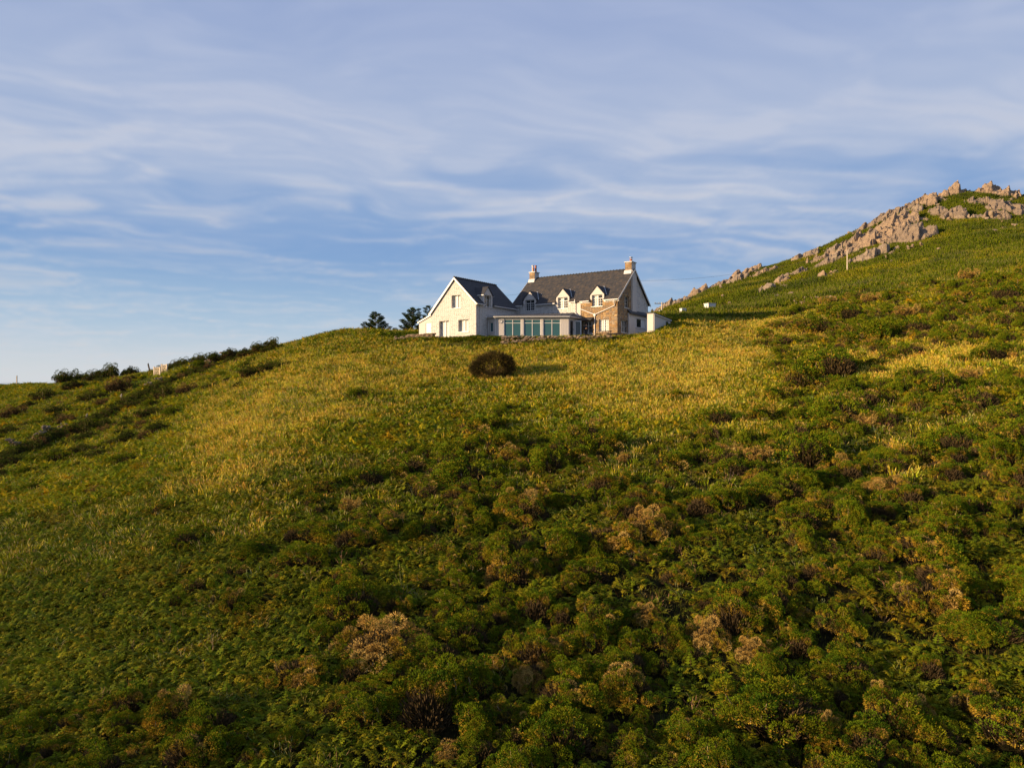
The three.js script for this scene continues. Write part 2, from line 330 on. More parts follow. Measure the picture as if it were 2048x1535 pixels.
const REGION = (x, y, z) => {
  const D = -z; let [u, v] = toPx(x, y, z);
  const wu = u + 60 * fbm2(x * 0.16, z * 0.16, 3), wv = v + 34 * fbm2(x * 0.16 + 40, z * 0.16, 3);
  const k = (n, soft) => smooth(-soft, soft, sdPoly(wu, wv, POLY[n]));
  const house = toHouse(x, z), pad = smooth(-1.2, 0.2, sdPoly(house[0], house[1], PAD));
  const front = D < 112 ? 1 - smooth(92, 110, D) * smooth(1250, 1400, u) : (u < 700 ? 1 : 0);
  return { u, v, D, rim: sdPoly(house[0], house[1], PAD), front, pad, meadow: k('meadow', 105) * front, dry: Math.max(0.85 * k('dry', 34), 0.7 * k('dry2', 30), 0.8 * k('dry3', 26)) * front, gorse: Math.max(k('gorse', 30), 0.7 * k('corner', 30), 0.35 * k('band', 30)) * front, walled: k('walled', 14) * front };
};

// crags on the far hill: [u, v, distance, half width px, half height px, number, size in metres]
const CRAGS = [
  { label: 'large fractured pinkish grey crag of tilted slabs on the upper hillside', spots: [[1760, 480, 190, 62, 26, 62, 3.0], [1815, 478, 186, 44, 24, 46, 3.2], [1722, 492, 190, 40, 18, 34, 2.4], [1770, 440, 201, 50, 20, 46, 2.8], [1705, 505, 188, 48, 14, 34, 2.4], [1745, 515, 178, 48, 12, 26, 2.2], [1795, 452, 197, 52, 20, 30, 3.0], [1735, 472, 196, 44, 16, 26, 2.6], [1690, 494, 194, 34, 10, 16, 2.2]] },
  { label: 'jagged summit crag on the crest of the hill', spots: [[1898, 384, 212, 34, 12, 36, 3.6], [1862, 402, 208, 26, 12, 28, 3.2], [1832, 408, 206, 18, 12, 20, 3.0], [1815, 425, 204, 26, 12, 24, 2.6]] },
  { label: 'broken pale crag beside the summit above the green slope', spots: [[1978, 386, 213, 26, 10, 26, 3.4], [2020, 392, 213, 30, 10, 26, 2.6], [2012, 420, 196, 34, 18, 40, 2.8], [1995, 437, 188, 24, 12, 24, 3.4], [2048, 430, 190, 20, 16, 18, 2.8]] },
  { label: 'pale boulder heap in the green hollow below the summit', spots: [[1908, 434, 190, 22, 12, 20, 3.0], [1938, 436, 190, 26, 8, 12, 2.2], [1880, 424, 196, 18, 10, 12, 2.0], [1960, 405, 204, 24, 10, 14, 2.0]] },
  { label: 'rounded rock knoll on the skyline above the grassy saddle', spots: [[1492, 548, 203, 26, 9, 34, 2.8], [1475, 558, 200, 20, 6, 16, 2.2], [1530, 544, 204, 22, 4, 10, 1.6]] },
  { label: 'low rock rib along the skyline behind the slate roofed house', spots: [[1420, 572, 196, 34, 8, 30, 2.0], [1390, 580, 190, 22, 8, 22, 2.4], [1445, 562, 199, 20, 6, 14, 1.8]] },
  { label: 'tumbled rocks on the skyline next to the transformer pole', spots: [[1355, 598, 178, 26, 7, 26, 1.9], [1325, 610, 172, 20, 6, 18, 1.8]] },
  { label: 'flat topped rocks on the skyline left of the big crag', spots: [[1615, 514, 203, 30, 5, 20, 2.2], [1648, 516, 200, 30, 7, 20, 2.2], [1655, 528, 190, 40, 5, 22, 1.8]] },
  { label: 'slanting pale outcrop among dark shrubs on the mid slope', spots: [[1590, 550, 170, 22, 9, 30, 2.0], [1560, 564, 160, 18, 8, 20, 1.8], [1532, 580, 148, 16, 7, 14, 1.6]] },
  { label: 'small grey outcrop beside the tall wooden pole', spots: [[1658, 550, 168, 18, 6, 22, 1.7]] },
  { label: 'ruined drystone wall stones lying in the gorse edge', spots: [[1640, 598, 108, 34, 3, 22, 0.62], [1605, 607, 104, 26, 3, 14, 0.55]] },
];
for (const c of CRAGS) for (const s of c.spots) if (s[6] > 1.4) { const p = at(s[0], s[1], s[2]); CRAG_LIFT.push([p[0], p[2], Math.max(2, s[3] / FPX * s[2]), 0.45 * s[6] * 0.5]); }
for (let j = 0; j < ZS.length; j++) for (let i = 0; i < XS.length; i++) HG[j * XS.length + i] += cragLift(XS[i], ZS[j]);

// ------------------------------------------------------------------ the hillside itself
{
  const nx = XS.length, nz = ZS.length, pos = new Float32Array(nx * nz * 3), col = new Float32Array(nx * nz * 3), uv = new Float32Array(nx * nz * 2), idx = [];
  for (let j = 0; j < nz; j++) for (let i = 0; i < nx; i++) {
    const o = j * nx + i, x = XS[i], z = ZS[j], y = HG[o];
    pos.set([x, y, z], o * 3); uv.set([x, z], o * 2);
    let c = [0.050, 0.048, 0.020];
    if (z < -8) {
      const r = REGION(x, y, z), t = fbm2(x * 0.2, z * 0.2, 3);
      c = [0.052 + 0.012 * t, 0.062 + 0.012 * t, 0.010];                                       // turf
      c = c.map((q, k) => lerp(q, [0.026, 0.024, 0.010][k], r.gorse));                          // needle litter under the gorse, colour darkened for the shaded gaps between bushes
      c = c.map((q, k) => lerp(q, [0.13, 0.11, 0.035][k], Math.max(r.meadow, r.dry) * 0.8));
      c = c.map((q, k) => lerp(q, [0.11, 0.105, 0.06][k], r.pad));
    }
    col.set(c, o * 3);
  }
  for (let j = 0; j < nz - 1; j++) for (let i = 0; i < nx - 1; i++) { const a = j * nx + i, b = a + 1, c = a + nx, d = c + 1; idx.push(a, b, c, b, d, c); }
  const g = new THREE.BufferGeometry(); g.setAttribute('position', new THREE.BufferAttribute(pos, 3)); g.setAttribute('color', new THREE.BufferAttribute(col, 3)); g.setAttribute('uv', new THREE.BufferAttribute(uv, 2)); g.setIndex(idx); g.computeVertexNormals();
  const m = structure('hillside', g, new THREE.MeshPhysicalMaterial({ map: soilMap, vertexColors: true, roughness: 1, specularIntensity: 0.05 }));
  tag(m, 'steep coastal hillside under grass, bracken and gorse', 'hillside', null, 'structure');
}

// ------------------------------------------------------------------ the houses (all share one frame: x along the long front, z out of the front)
function hthing(name, label, category, a = 0, b = 0) { const [x, z] = fromHouse(a, b), o = thing(name, label, category, [x, HOUSE_Y, z], -HT); o.userData.shift = [a, b]; return o; }
const settleHouse = (o) => { const [a, b] = o.userData.shift; delete o.userData.shift; for (const c of o.children) { c.position.x -= a; c.position.z -= b; } };
const face = (x, z, a) => new THREE.Matrix4().makeRotationY(a).setPosition(x, 0, z);       // wall frame: x to the right seen from outside, z outward
const bake = (g, m) => { const k = g.clone(); k.applyMatrix4(m); return k; };
function windowAt(parent, m, x0, x1, y0, y1, o = {}) {
  const { recess = 0.2, sashes = 2, rows = 1, blind = 0, sill = true, glass = M.glass, bar = 0.03, transom = 0, f = 0.07, name = 'window' } = o;
  const w = subgroup(name, parent), bars = [], z = -recess;
  bars.push(box(x0, x1, y0, y0 + f, z - 0.06, z), box(x0, x1, y1 - f, y1, z - 0.06, z), box(x0, x0 + f, y0 + f, y1 - f, z - 0.06, z), box(x1 - f, x1, y0 + f, y1 - f, z - 0.06, z));
  const inner = (x1 - x0 - 2 * f), pitch = inner / sashes, panes = [];
  for (let i = 0; i < sashes; i++) {
    const a = x0 + f + i * pitch, b = a + pitch, ya = y0 + f, yb = y1 - f;
    if (i) bars.push(box(a - 0.045, a + 0.045, ya, yb, z - 0.055, z + 0.005));
    if (transom) bars.push(box(a + (i ? 0.045 : 0), b - (i < sashes - 1 ? 0.045 : 0), yb - transom - 0.035, yb - transom + 0.035, z - 0.05, z - 0.004));
    const cols = o.cols ?? 1;
    for (let c = 1; c < cols; c++) bars.push(box(a + pitch * c / cols - bar / 2, a + pitch * c / cols + bar / 2, ya, yb - (transom ? transom + 0.035 : 0), z - 0.045, z - 0.012));
    for (let r = 1; r < rows; r++) { const y = ya + (yb - ya - (transom || 0)) * r / rows; bars.push(box(a + (i ? 0.045 : 0), b - (i < sashes - 1 ? 0.045 : 0), y - bar / 2, y + bar / 2, z - 0.043, z - 0.014)); }
    panes.push([a, b, ya, yb]);
  }
  part('frame', bake(mergeGeometries(bars), m), M.white, w);
  for (const [a, b, ya, yb] of panes) part('pane', bake(box(a, b, ya, yb, z - 0.034, z - 0.026), m), blind ? M.clear : glass, w);
  if (blind) {
    const gs = [], n = 14, W = inner * blind; // gathered curtain
    for (let i = 0; i < n; i++) { const a = x0 + f + W * i / n, b = x0 + f + W * (i + 1) / n, d = 0.02 * (i % 2); gs.push([[a, y0, z - 0.12 - d], [b, y0, z - 0.14 + d], [b, y1, z - 0.14 + d], [a, y1, z - 0.12 - d]]); }
    part('curtain', bake(quadGeo(gs), m), M.blind, w);
    const a = x0 - 0.02, b = x1 + 0.02, c = y0 - 0.02, d = y1 + 0.02, s0 = z - 0.2, e = z - 1.7;      // the room behind
    part('room', bake(mergeGeometries([box(a, b, c, d, e - 0.05, e), box(a - 0.05, a, c, d, e, s0), box(b, b + 0.05, c, d, e, s0), box(a, b, c - 0.05, c, e, s0), box(a, b, d, d + 0.05, e, s0)]), m), M.plaster, w);
  }
  if (sill) part('sill', bake(box(x0 - 0.08, x1 + 0.08, y0 - 0.08, y0 - 0.003, z, 0.07), m), M.white, w);
  return w;
}
const FRONT = face(0, 0, 0), BASE = -0.9;
{
  // ---- main house
  const h = hthing('stone_house', 'long slate roofed house with stone end bay, three small dormers and two chimneys', 'house', -7.5, 0);
  const X0 = -15.1, DEP = 9.1, EY = 4.70, SL = 0.865, rz = (z) => EY + SL * (0.25 - z), RZ = -DEP / 2, RY = rz(RZ), WT = 4.74;
  const dorm = [-12.55, -7.6, -2.75], dw = 0.95, ww = 0.72, wy0 = 3.92, wy1 = 5.33;
  const notch = (list) => list.flatMap((c) => [[c + ww, WT], [c + ww, wy0], [c - ww, wy0], [c - ww, WT]]);
  const front = (a, b, holes, cs) => panel([[a, BASE], [b, BASE], [b, WT], ...notch(cs.slice().reverse()), [a, WT]], holes, 0.4);
  part('white_wall', front(X0, -5.0, [], [dorm[0], dorm[1]]), M.lime, h);
  part('stone_wall', front(-5.0, 0, [[-2.52, -1.14, 0.82, 2.28], [-4.72, -3.36, 0.02, 2.1]], [dorm[2]]), M.stone, h);
  part('white_quoin', box(-5.55, -5.0, BASE, WT - 0.1, 0.002, 0.05), M.render, h);
  const GX = face(0, 0, Math.PI / 2), under = (s) => rz(-s) - 0.22;
  part('gable_stone', bake(panel([[0.4, BASE], [3.9, BASE], [3.9, under(3.9)], [0.4, under(0.4)]], [[1.95, 3.2, 3.78, 5.25], [1.0, 2.95, 0.68, 2.24]], 0.4), GX), M.stone, h);
  part('gable_wall', bake(panel([[3.9, BASE], [DEP, BASE], [DEP, under(0)], [DEP / 2, under(DEP / 2)], [3.9, under(3.9)]], [], 0.4), GX), M.lime, h);
  part('gable_wall', bake(panel([[-DEP, BASE], [-0.4, BASE], [-0.4, under(0.4)], [-DEP / 2, under(DEP / 2)], [-DEP, under(0)]], [], 0.4), face(X0, 0, -Math.PI / 2)), M.lime, h);
  part('rear_wall', bake(panel([[0.4, BASE], [-X0 - 0.4, BASE], [-X0 - 0.4, 4.6], [0.4, 4.6]], [], 0.4), face(0, -DEP, Math.PI)), M.lime, h);
  // roof, cut back behind each dormer
  const slope = (a, b, z0) => slab([[a, rz(z0), z0], [b, rz(z0), z0], [b, RY, RZ], [a, RY, RZ]], [0, 0.14, 0]);
  const gs = []; let x = X0 - 0.25;
  for (const c of dorm) { gs.push(slope(x, c - dw, 0.25), slope(c - dw, c + dw, -0.66)); x = c + dw; }
  gs.push(slope(x, 0.25, 0.25));
  gs.push(slab([[0.25, RY, RZ], [0.25, rz(0.25), -DEP - 0.25], [X0 - 0.25, rz(0.25), -DEP - 0.25], [X0 - 0.25, RY, RZ]].reverse(), [0, 0.14, 0]));
  const roof = part('roof', gs.map((g) => slateUV(g)), M.slateOld, h);
  for (let i = 0; i < 34; i++) { const a = X0 - 0.2 + i * 0.45; if (a > -1.0) break; const g = new THREE.CylinderGeometry(0.11, 0.12, 0.44, 6, 1, false, 0, Math.PI); g.rotateX(Math.PI / 2).rotateY(Math.PI / 2); g.rotateX(0); const k = box(a, a + 0.43, RY - 0.04, RY + 0.06, RZ - 0.13, RZ + 0.13, 0.03), e = box(a + 0.37, a + 0.455, RY + 0.02, RY + 0.12, RZ - 0.09, RZ + 0.09, 0.02); part('ridge_tile', [k, e], M.slate, roof); }
  // verge boards
  for (const [xx, t] of [[0.252, 0.03], [X0 - 0.282, 0.03]]) {
    part('verge_board', [slab([[xx + t, rz(0.3), 0.3], [xx + t, RY, RZ], [xx + t, RY - 0.26, RZ], [xx + t, rz(0.3) - 0.26, 0.3]].reverse(), [t, 0, 0]), slab([[xx + t, RY, RZ], [xx + t, rz(0.3), -DEP - 0.3], [xx + t, rz(0.3) - 0.26, -DEP - 0.3], [xx + t, RY - 0.26, RZ]].reverse(), [t, 0, 0])], M.white, h);
  }
  // gutters between the dormers
  for (const [a, b] of [[X0 - 0.2, dorm[0] - dw - 0.02], [dorm[0] + dw + 0.02, dorm[1] - dw - 0.02], [dorm[1] + dw + 0.02, -5.62], [-5.0, dorm[2] - dw - 0.02], [dorm[2] + dw + 0.02, 0.22]])
    part('gutter', [box(a, b, 4.52, 4.63, 0.262, 0.38, 0.02), box(a, b, 4.40, 4.60, 0.004, 0.04)], M.white, h);
  for (const c of dorm) {
    const d = subgroup('dormer', h);
    part('dormer_face', panel([[c - dw, WT + 0.003], [c - ww, WT + 0.003], [c - ww, wy1], [c + ww, wy1], [c + ww, WT + 0.003], [c + dw, WT + 0.003], [c + dw, 5.42], [c, 6.44], [c - dw, 5.42]], [], 0.28), M.render, d);
    for (const s of [-1, 1]) {
      part('cheek', slab([[c + s * (dw - 0.003), 4.4, -0.29], [c + s * (dw - 0.003), 5.42, -0.29], [c + s * (dw - 0.003), 5.42, -0.66], [c + s * (dw - 0.003), 4.9, -0.66]], [s * 0.08, 0, 0]), M.render, d);
      const e = [[c + s * (dw + 0.14), 5.30, 0.1], [c + s * (dw + 0.14), 5.30, -0.52], [c, 6.50, -1.88], [c, 6.50, 0.1]];
      part('dormer_roof', slateUV(slab(s > 0 ? e : e.slice().reverse(), [0, 0.06, 0])), M.slate, d);
      part('flashing', slab([[c + s * (dw + 0.12), rz(-0.42) + 0.05, -0.42], [c + s * (dw + 0.2), rz(-0.42) + 0.05, -0.42], [c + s * 0.08, rz(-1.86) + 0.05, -1.86], [c + s * 0.0, rz(-1.86) + 0.06, -1.86]], [0, 0.03, 0]), M.lead, d);
    }
    part('ridge_end', new THREE.SphereGeometry(0.075, 8, 6).translate(c + dw * 0.95, 5.9 + 0.26, -1.5), M.white, d);
    windowAt(h, FRONT, c - ww, c + ww, wy0, wy1, { recess: 0.24, sashes: 2, rows: 3, transom: 0.36, blind: c < -12 ? 0 : 0.55, cols: 2 });
  }
  windowAt(h, FRONT, -2.52, -1.14, 0.82, 2.28, { recess: 0.2, sashes: 2, rows: 4, cols: 2, blind: 0.97 });
  const dr = windowAt(h, FRONT, -4.72, -4.05, 0.02, 2.1, { recess: 0.25, sashes: 1, transom: 0.45, sill: false, name: 'porch_door' });
  part('door_panel', box(-4.64, -4.13, 0.1, 0.95, -0.27, -0.235), M.white, dr);
  windowAt(h, FRONT, -4.05, -3.36, 0.62, 2.1, { recess: 0.25, sashes: 1, rows: 3, cols: 2, sill: true });
  part('porch_wall', box(-4.05, -3.36, 0.02, 0.54, -0.36, -0.2), M.render, h);
  part('porch_canopy', slateUV(slab([[-5.0, 2.24, 0.75], [-3.2, 2.24, 0.75], [-3.2, 2.62, 0.01], [-5.0, 2.62, 0.01]], [0, 0.08, 0])), M.slateOld, h);
  windowAt(h, GX, 1.95, 3.2, 3.78, 5.25, { sashes: 2, rows: 3 });
  windowAt(h, GX, 1.0, 2.95, 0.68, 2.24, { sashes: 3, rows: 2, blind: 0.5 });
  // downpipes
  part('downpipe', [tube([[-0.34, 4.52, 0.3], [-0.34, 3.85, 0.1], [-3.02, 2.90, 0.1]], 0.055), tube([[-5.05, 3.72, 0.12], [-3.02, 2.90, 0.1], [-3.02, -0.2, 0.1]], 0.055), new THREE.BoxGeometry(0.26, 0.24, 0.18).toNonIndexed().translate(-3.02, 2.86, 0.1)], M.white, h);
  part('downpipe', tube([[-5.75, 4.9, 0.2], [-5.75, 3.35, 0.2], [-5.2, 2.75, 0.35], [-5.12, 2.5, 0.35]], 0.065), M.white, h);
  part('downpipe', tube([[-8.95, 4.55, 0.3], [-8.95, 4.3, 0.08], [-8.95, 3.45, 0.08]], 0.05), M.white, h);
  // rear lean-to seen beside the gable
  const g2 = face(0.22, 0, Math.PI / 2);
  part('lean_to_wall', bake(panel([[2.85, BASE], [8.7, BASE], [8.7, 3.2], [2.85, 3.2]], [[4.75, 7.75, 1.52, 2.66]], 0.2), g2), M.render, h);
  part('lean_to_roof', [slab([[0.42, 3.22, -2.75], [0.42, 3.22, -8.85], [0.01, 3.62, -8.85], [0.01, 3.62, -2.75]].reverse(), [0, 0.06, 0]), box(0.40, 0.45, 3.02, 3.24, -8.85, -2.75)], M.felt, h);
  const lw = windowAt(h, g2, 4.75, 7.75, 1.52, 2.66, { sashes: 1, recess: 0.1 });
  part('shutter', bake(box(6.5, 7.7, 1.6, 2.6, -0.1, -0.07), g2), M.white, lw);
  // chimneys
  const chim = (x0, x1, z0, z1, y1, pots) => {
    const c = subgroup('chimney', h), yb = RY - 1.2;
    part('stack', box(x0, x1, yb, y1, z0, z1 - 0.02), M.render, c);
    part('stone_facing', box(x0 + 0.003, x1 - 0.003, yb + 0.9, y1 - 0.003, z1 - 0.018, z1 + 0.02), M.stone, c);
    part('apron', slab([[x0 - 0.1, rz(z1 + 0.2) + 0.05, z1 + 0.2], [x1 + 0.02, rz(z1 + 0.2) + 0.05, z1 + 0.2], [x1 + 0.02, rz(z1) + 0.3, z1 + 0.03], [x0 - 0.1, rz(z1) + 0.3, z1 + 0.03]], [0, 0.04, 0]), M.white, c);
    part('cap', box(x0 - 0.1, x1 + 0.1, y1 - 0.003, y1 + 0.12, z0 - 0.1, z1 + 0.1, 0.02), M.lead, c);
    for (const [px, pz, ph, r, mat] of pots) part('pot', new THREE.LatheGeometry([[0.0, 0], [r * 1.1, 0], [r * 1.1, 0.1], [r * 0.85, 0.16], [r * 0.85, ph - 0.1], [r * 1.15, ph - 0.08], [r * 1.15, ph], [r * 0.7, ph], [r * 0.7, ph - 0.2]].map((p) => new THREE.Vector2(...p)), 12).translate(px, y1 + 0.12, pz), mat, c);
    return c;
  };
  const cr = chim(-0.86, 0.03, -5.2, -3.97, 9.62, [[-0.32, -4.55, 0.36, 0.17, M.terracotta]]);
  part('cowl', [new THREE.CylinderGeometry(0.24, 0.24, 0.05, 12).toNonIndexed().translate(-0.32, 10.30, -4.55), new THREE.CylinderGeometry(0.04, 0.04, 0.24, 6).toNonIndexed().translate(-0.32, 10.18, -4.55)], M.metal, cr);
  chim(X0 - 0.03, X0 + 0.8, -5.1, -4.0, 9.55, [[X0 + 0.18, -4.5, 0.95, 0.15, M.render], [X0 + 0.6, -4.6, 0.9, 0.15, M.terracotta], [X0 + 0.4, -4.3, 0.55, 0.13, M.terracotta]]);
  part('chimney_breast', box(0.003, 0.16, BASE, 8.6, -5.2, -3.97), M.render, h);
  settleHouse(h);
}
function slateUV(g) {   // courses run along the eaves: v follows the slope
  const p = g.attributes.position, n = g.attributes.normal, uv = g.attributes.uv;
  for (let i = 0; i < p.count; i++) { const nx = Math.abs(n.getX(i)), ny = Math.abs(n.getY(i)), nz = Math.abs(n.getZ(i)); if (ny > 0.3) { const k = 1 / Math.max(0.3, Math.sqrt(1 - ny * ny)); if (nx > nz) uv.setXY(i, p.getZ(i), p.getY(i) * k); else uv.setXY(i, p.getX(i), p.getY(i) * k); } }
  return g;
}
{
  // ---- gabled wing
  const h = hthing('gabled_wing', 'whitewashed wing with steep slate roof and a speckled gable end', 'house wing', -17.6, 5.3);
  const xl = -21.14, xr = -14.06, xm = -17.3, ry = 7.5, z0 = 1.0, z1 = 9.6, sr = 0.97, sl = 1.06, R = (x) => ry - sr * (x - xm), L = (x) => ry - sl * (xm - x);
  part('gable_wall', bake(panel([[xl, BASE], [xr, BASE], [xr, R(xr) - 0.16], [xm, ry - 0.17], [xl, L(xl) - 0.16]], [[-17.84, -16.42, 3.7, 5.28], [-16.78, -15.2, 0.76, 2.22], [-19.8, -18.22, 0.1, 2.2]], 0.42), face(0, z1, 0)), M.lime, h);
  part('gable_wall', bake(panel([[-xr, BASE], [-xl, BASE], [-xl, L(xl) - 0.16], [-xm, ry - 0.17], [-xr, R(xr) - 0.16]], [], 0.4), face(0, z0, Math.PI)), M.lime, h);
  const SX = face(xr, 0, Math.PI / 2), dz = 7.17, dw = 0.95, ww = 0.7, wy0 = 3.85, wy1 = 5.3, WT = 4.12;
  part('side_wall', bake(panel([[-z1 + 0.42, BASE], [-0.02, BASE], [-0.02, 3.2], [-z0 - 0.4, 3.2], [-z0 - 0.4, WT], [-dz + ww, WT], [-dz + ww, wy0], [-dz - ww, wy0], [-dz - ww, WT], [-z1 + 0.42, WT]], [], 0.4), SX), M.lime, h);
  part('side_wall', bake(panel([[z0 + 0.4, BASE], [z1 - 0.42, BASE], [z1 - 0.42, L(xl) - 0.15], [z0 + 0.4, L(xl) - 0.15]], [], 0.4), face(xl, 0, -Math.PI / 2)), M.lime, h);
  const ex = xr + 0.24, sl2 = (za, zb, xe) => slab([[xm, ry, za], [xm, ry, zb], [xe, R(xe), zb], [xe, R(xe), za]], [0, 0.13, 0]);
  const roof = part('roof', [sl2(z0 - 0.2, dz - dw, ex), sl2(dz - dw, dz + dw, -15.15), sl2(dz + dw, z1 + 0.2, ex), slab([[xm, ry, z0 - 0.2], [xl - 0.2, L(xl - 0.2), z0 - 0.2], [xl - 0.2, L(xl - 0.2), z1 + 0.2], [xm, ry, z1 + 0.2]], [0, 0.13, 0])].map(slateUV), M.slate, h);
  for (let i = 0; i < 20; i++) { const a = z0 - 0.2 + i * 0.45; part('ridge_tile', [box(xm - 0.13, xm + 0.13, ry - 0.04, ry + 0.06, a, a + 0.43, 0.03), box(xm - 0.09, xm + 0.09, ry + 0.02, ry + 0.12, a + 0.37, a + 0.455, 0.02)], M.slate, roof); }
  for (const zz of [z1 + 0.202, z0 - 0.232]) part('verge_board', [slab([[xm, ry - 0.02, zz + 0.03], [ex, R(ex) - 0.02, zz + 0.03], [ex, R(ex) - 0.24, zz + 0.03], [xm, ry - 0.27, zz + 0.03]].reverse(), [0, 0, 0.03]), slab([[xl - 0.2, L(xl - 0.2) - 0.02, zz + 0.03], [xm, ry - 0.02, zz + 0.03], [xm, ry - 0.27, zz + 0.03], [xl - 0.2, L(xl - 0.2) - 0.42, zz + 0.03]].reverse(), [0, 0, 0.03])], M.white, h);
  for (const [a, b] of [[z0 - 0.2, dz - dw - 0.02], [dz + dw + 0.02, z1 + 0.2]]) part('gutter', [box(ex + 0.01, ex + 0.12, R(ex) - 0.16, R(ex) - 0.05, a, b, 0.02), box(xr + 0.004, xr + 0.04, R(xr) - 0.42, R(xr) - 0.24, a, Math.min(b, z1 - 0.01))], M.white, h);
  // dormer facing the courtyard
  const d = subgroup('dormer', h);
  part('dormer_face', bake(panel([[-dz - dw, WT + 0.003], [-dz - ww, WT + 0.003], [-dz - ww, wy1], [-dz + ww, wy1], [-dz + ww, WT + 0.003], [-dz + dw, WT + 0.003], [-dz + dw, 5.4], [-dz, 6.3], [-dz - dw, 5.4]], [], 0.28), SX), M.render, d);
  for (const s of [-1, 1]) {
    part('cheek', slab([[xr - 0.28, 4.0, dz + s * (dw - 0.003)], [xr - 0.28, 5.4, dz + s * (dw - 0.003)], [-15.15, 5.4, dz + s * (dw - 0.003)], [-15.15, 5.2, dz + s * (dw - 0.003)]], [0, 0, s * 0.08]), M.render, d);
    const e = [[xr + 0.1, 5.28, dz + s * (dw + 0.14)], [-15.1, 5.28, dz + s * (dw + 0.14)], [-16.15, 6.38, dz], [xr + 0.1, 6.38, dz]];
    part('dormer_roof', slateUV(slab(s < 0 ? e : e.slice().reverse(), [0, 0.06, 0])), M.slate, d);
    part('fascia', slab([[xr + 0.13, 5.18, dz + s * (dw + 0.17)], [-14.9, 5.18, dz + s * (dw + 0.17)], [-14.9, 5.28, dz + s * (dw + 0.17)], [xr + 0.13, 5.28, dz + s * (dw + 0.17)]], [0, 0, s * 0.03]), M.white, d);
  }
  windowAt(h, SX, -dz - ww, -dz + ww, wy0, wy1, { recess: 0.26, sashes: 2, rows: 3, blind: 0.3 });
  const F = face(0, z1, 0);
  windowAt(h, F, -17.84, -16.42, 3.7, 5.28, { recess: 0.3, sashes: 2, blind: 1 });
  windowAt(h, F, -16.78, -15.2, 0.76, 2.22, { recess: 0.3, sashes: 2, blind: 1 });
  windowAt(h, F, -19.8, -18.22, 0.1, 2.2, { recess: 0.3, sashes: 2, blind: 1, name: 'glazed_door', sill: false });
  part('downpipe', tube([[xr + 0.3, 4.0, 8.9], [xr + 0.08, 3.7, 8.9], [xr + 0.08, -0.3, 8.9]], 0.05), M.white, h);
  // low lean-to on the far side
  const lx = -23.27, lz = 9.42;
  part('lean_to_wall', bake(panel([[lx, BASE], [xl - 0.003, BASE], [xl - 0.003, 3.02], [lx, 2.2]], [[-22.15, -21.26, 0.0, 2.1]], 0.25), face(0, lz, 0)), M.render, h);
  part('lean_to_wall', box(lx, lx + 0.25, BASE, 2.2, 2.2, lz - 0.252), M.render, h);
  part('lean_to_wall', box(lx + 0.252, xl - 0.003, BASE, 2.2, 2.2, 2.4), M.render, h);
  part('lean_to_roof', slab([[xl + 0.003, 3.2, 2.0], [lx - 0.15, 2.3, 2.0], [lx - 0.15, 2.3, lz + 0.12], [xl + 0.003, 3.2, lz + 0.12]], [0, 0.1, 0]), M.slate, h);
  part('verge_board', slab([[lx - 0.15, 2.28, lz + 0.152], [xl - 0.05, 3.15, lz + 0.152], [xl - 0.05, 2.98, lz + 0.152], [lx - 0.15, 2.1, lz + 0.152]].reverse(), [0, 0, 0.03]), M.white, h);
  part('door', box(-22.14, -21.27, 0.0, 2.09, lz - 0.12, lz - 0.06), M.white, h);
  settleHouse(h);
}
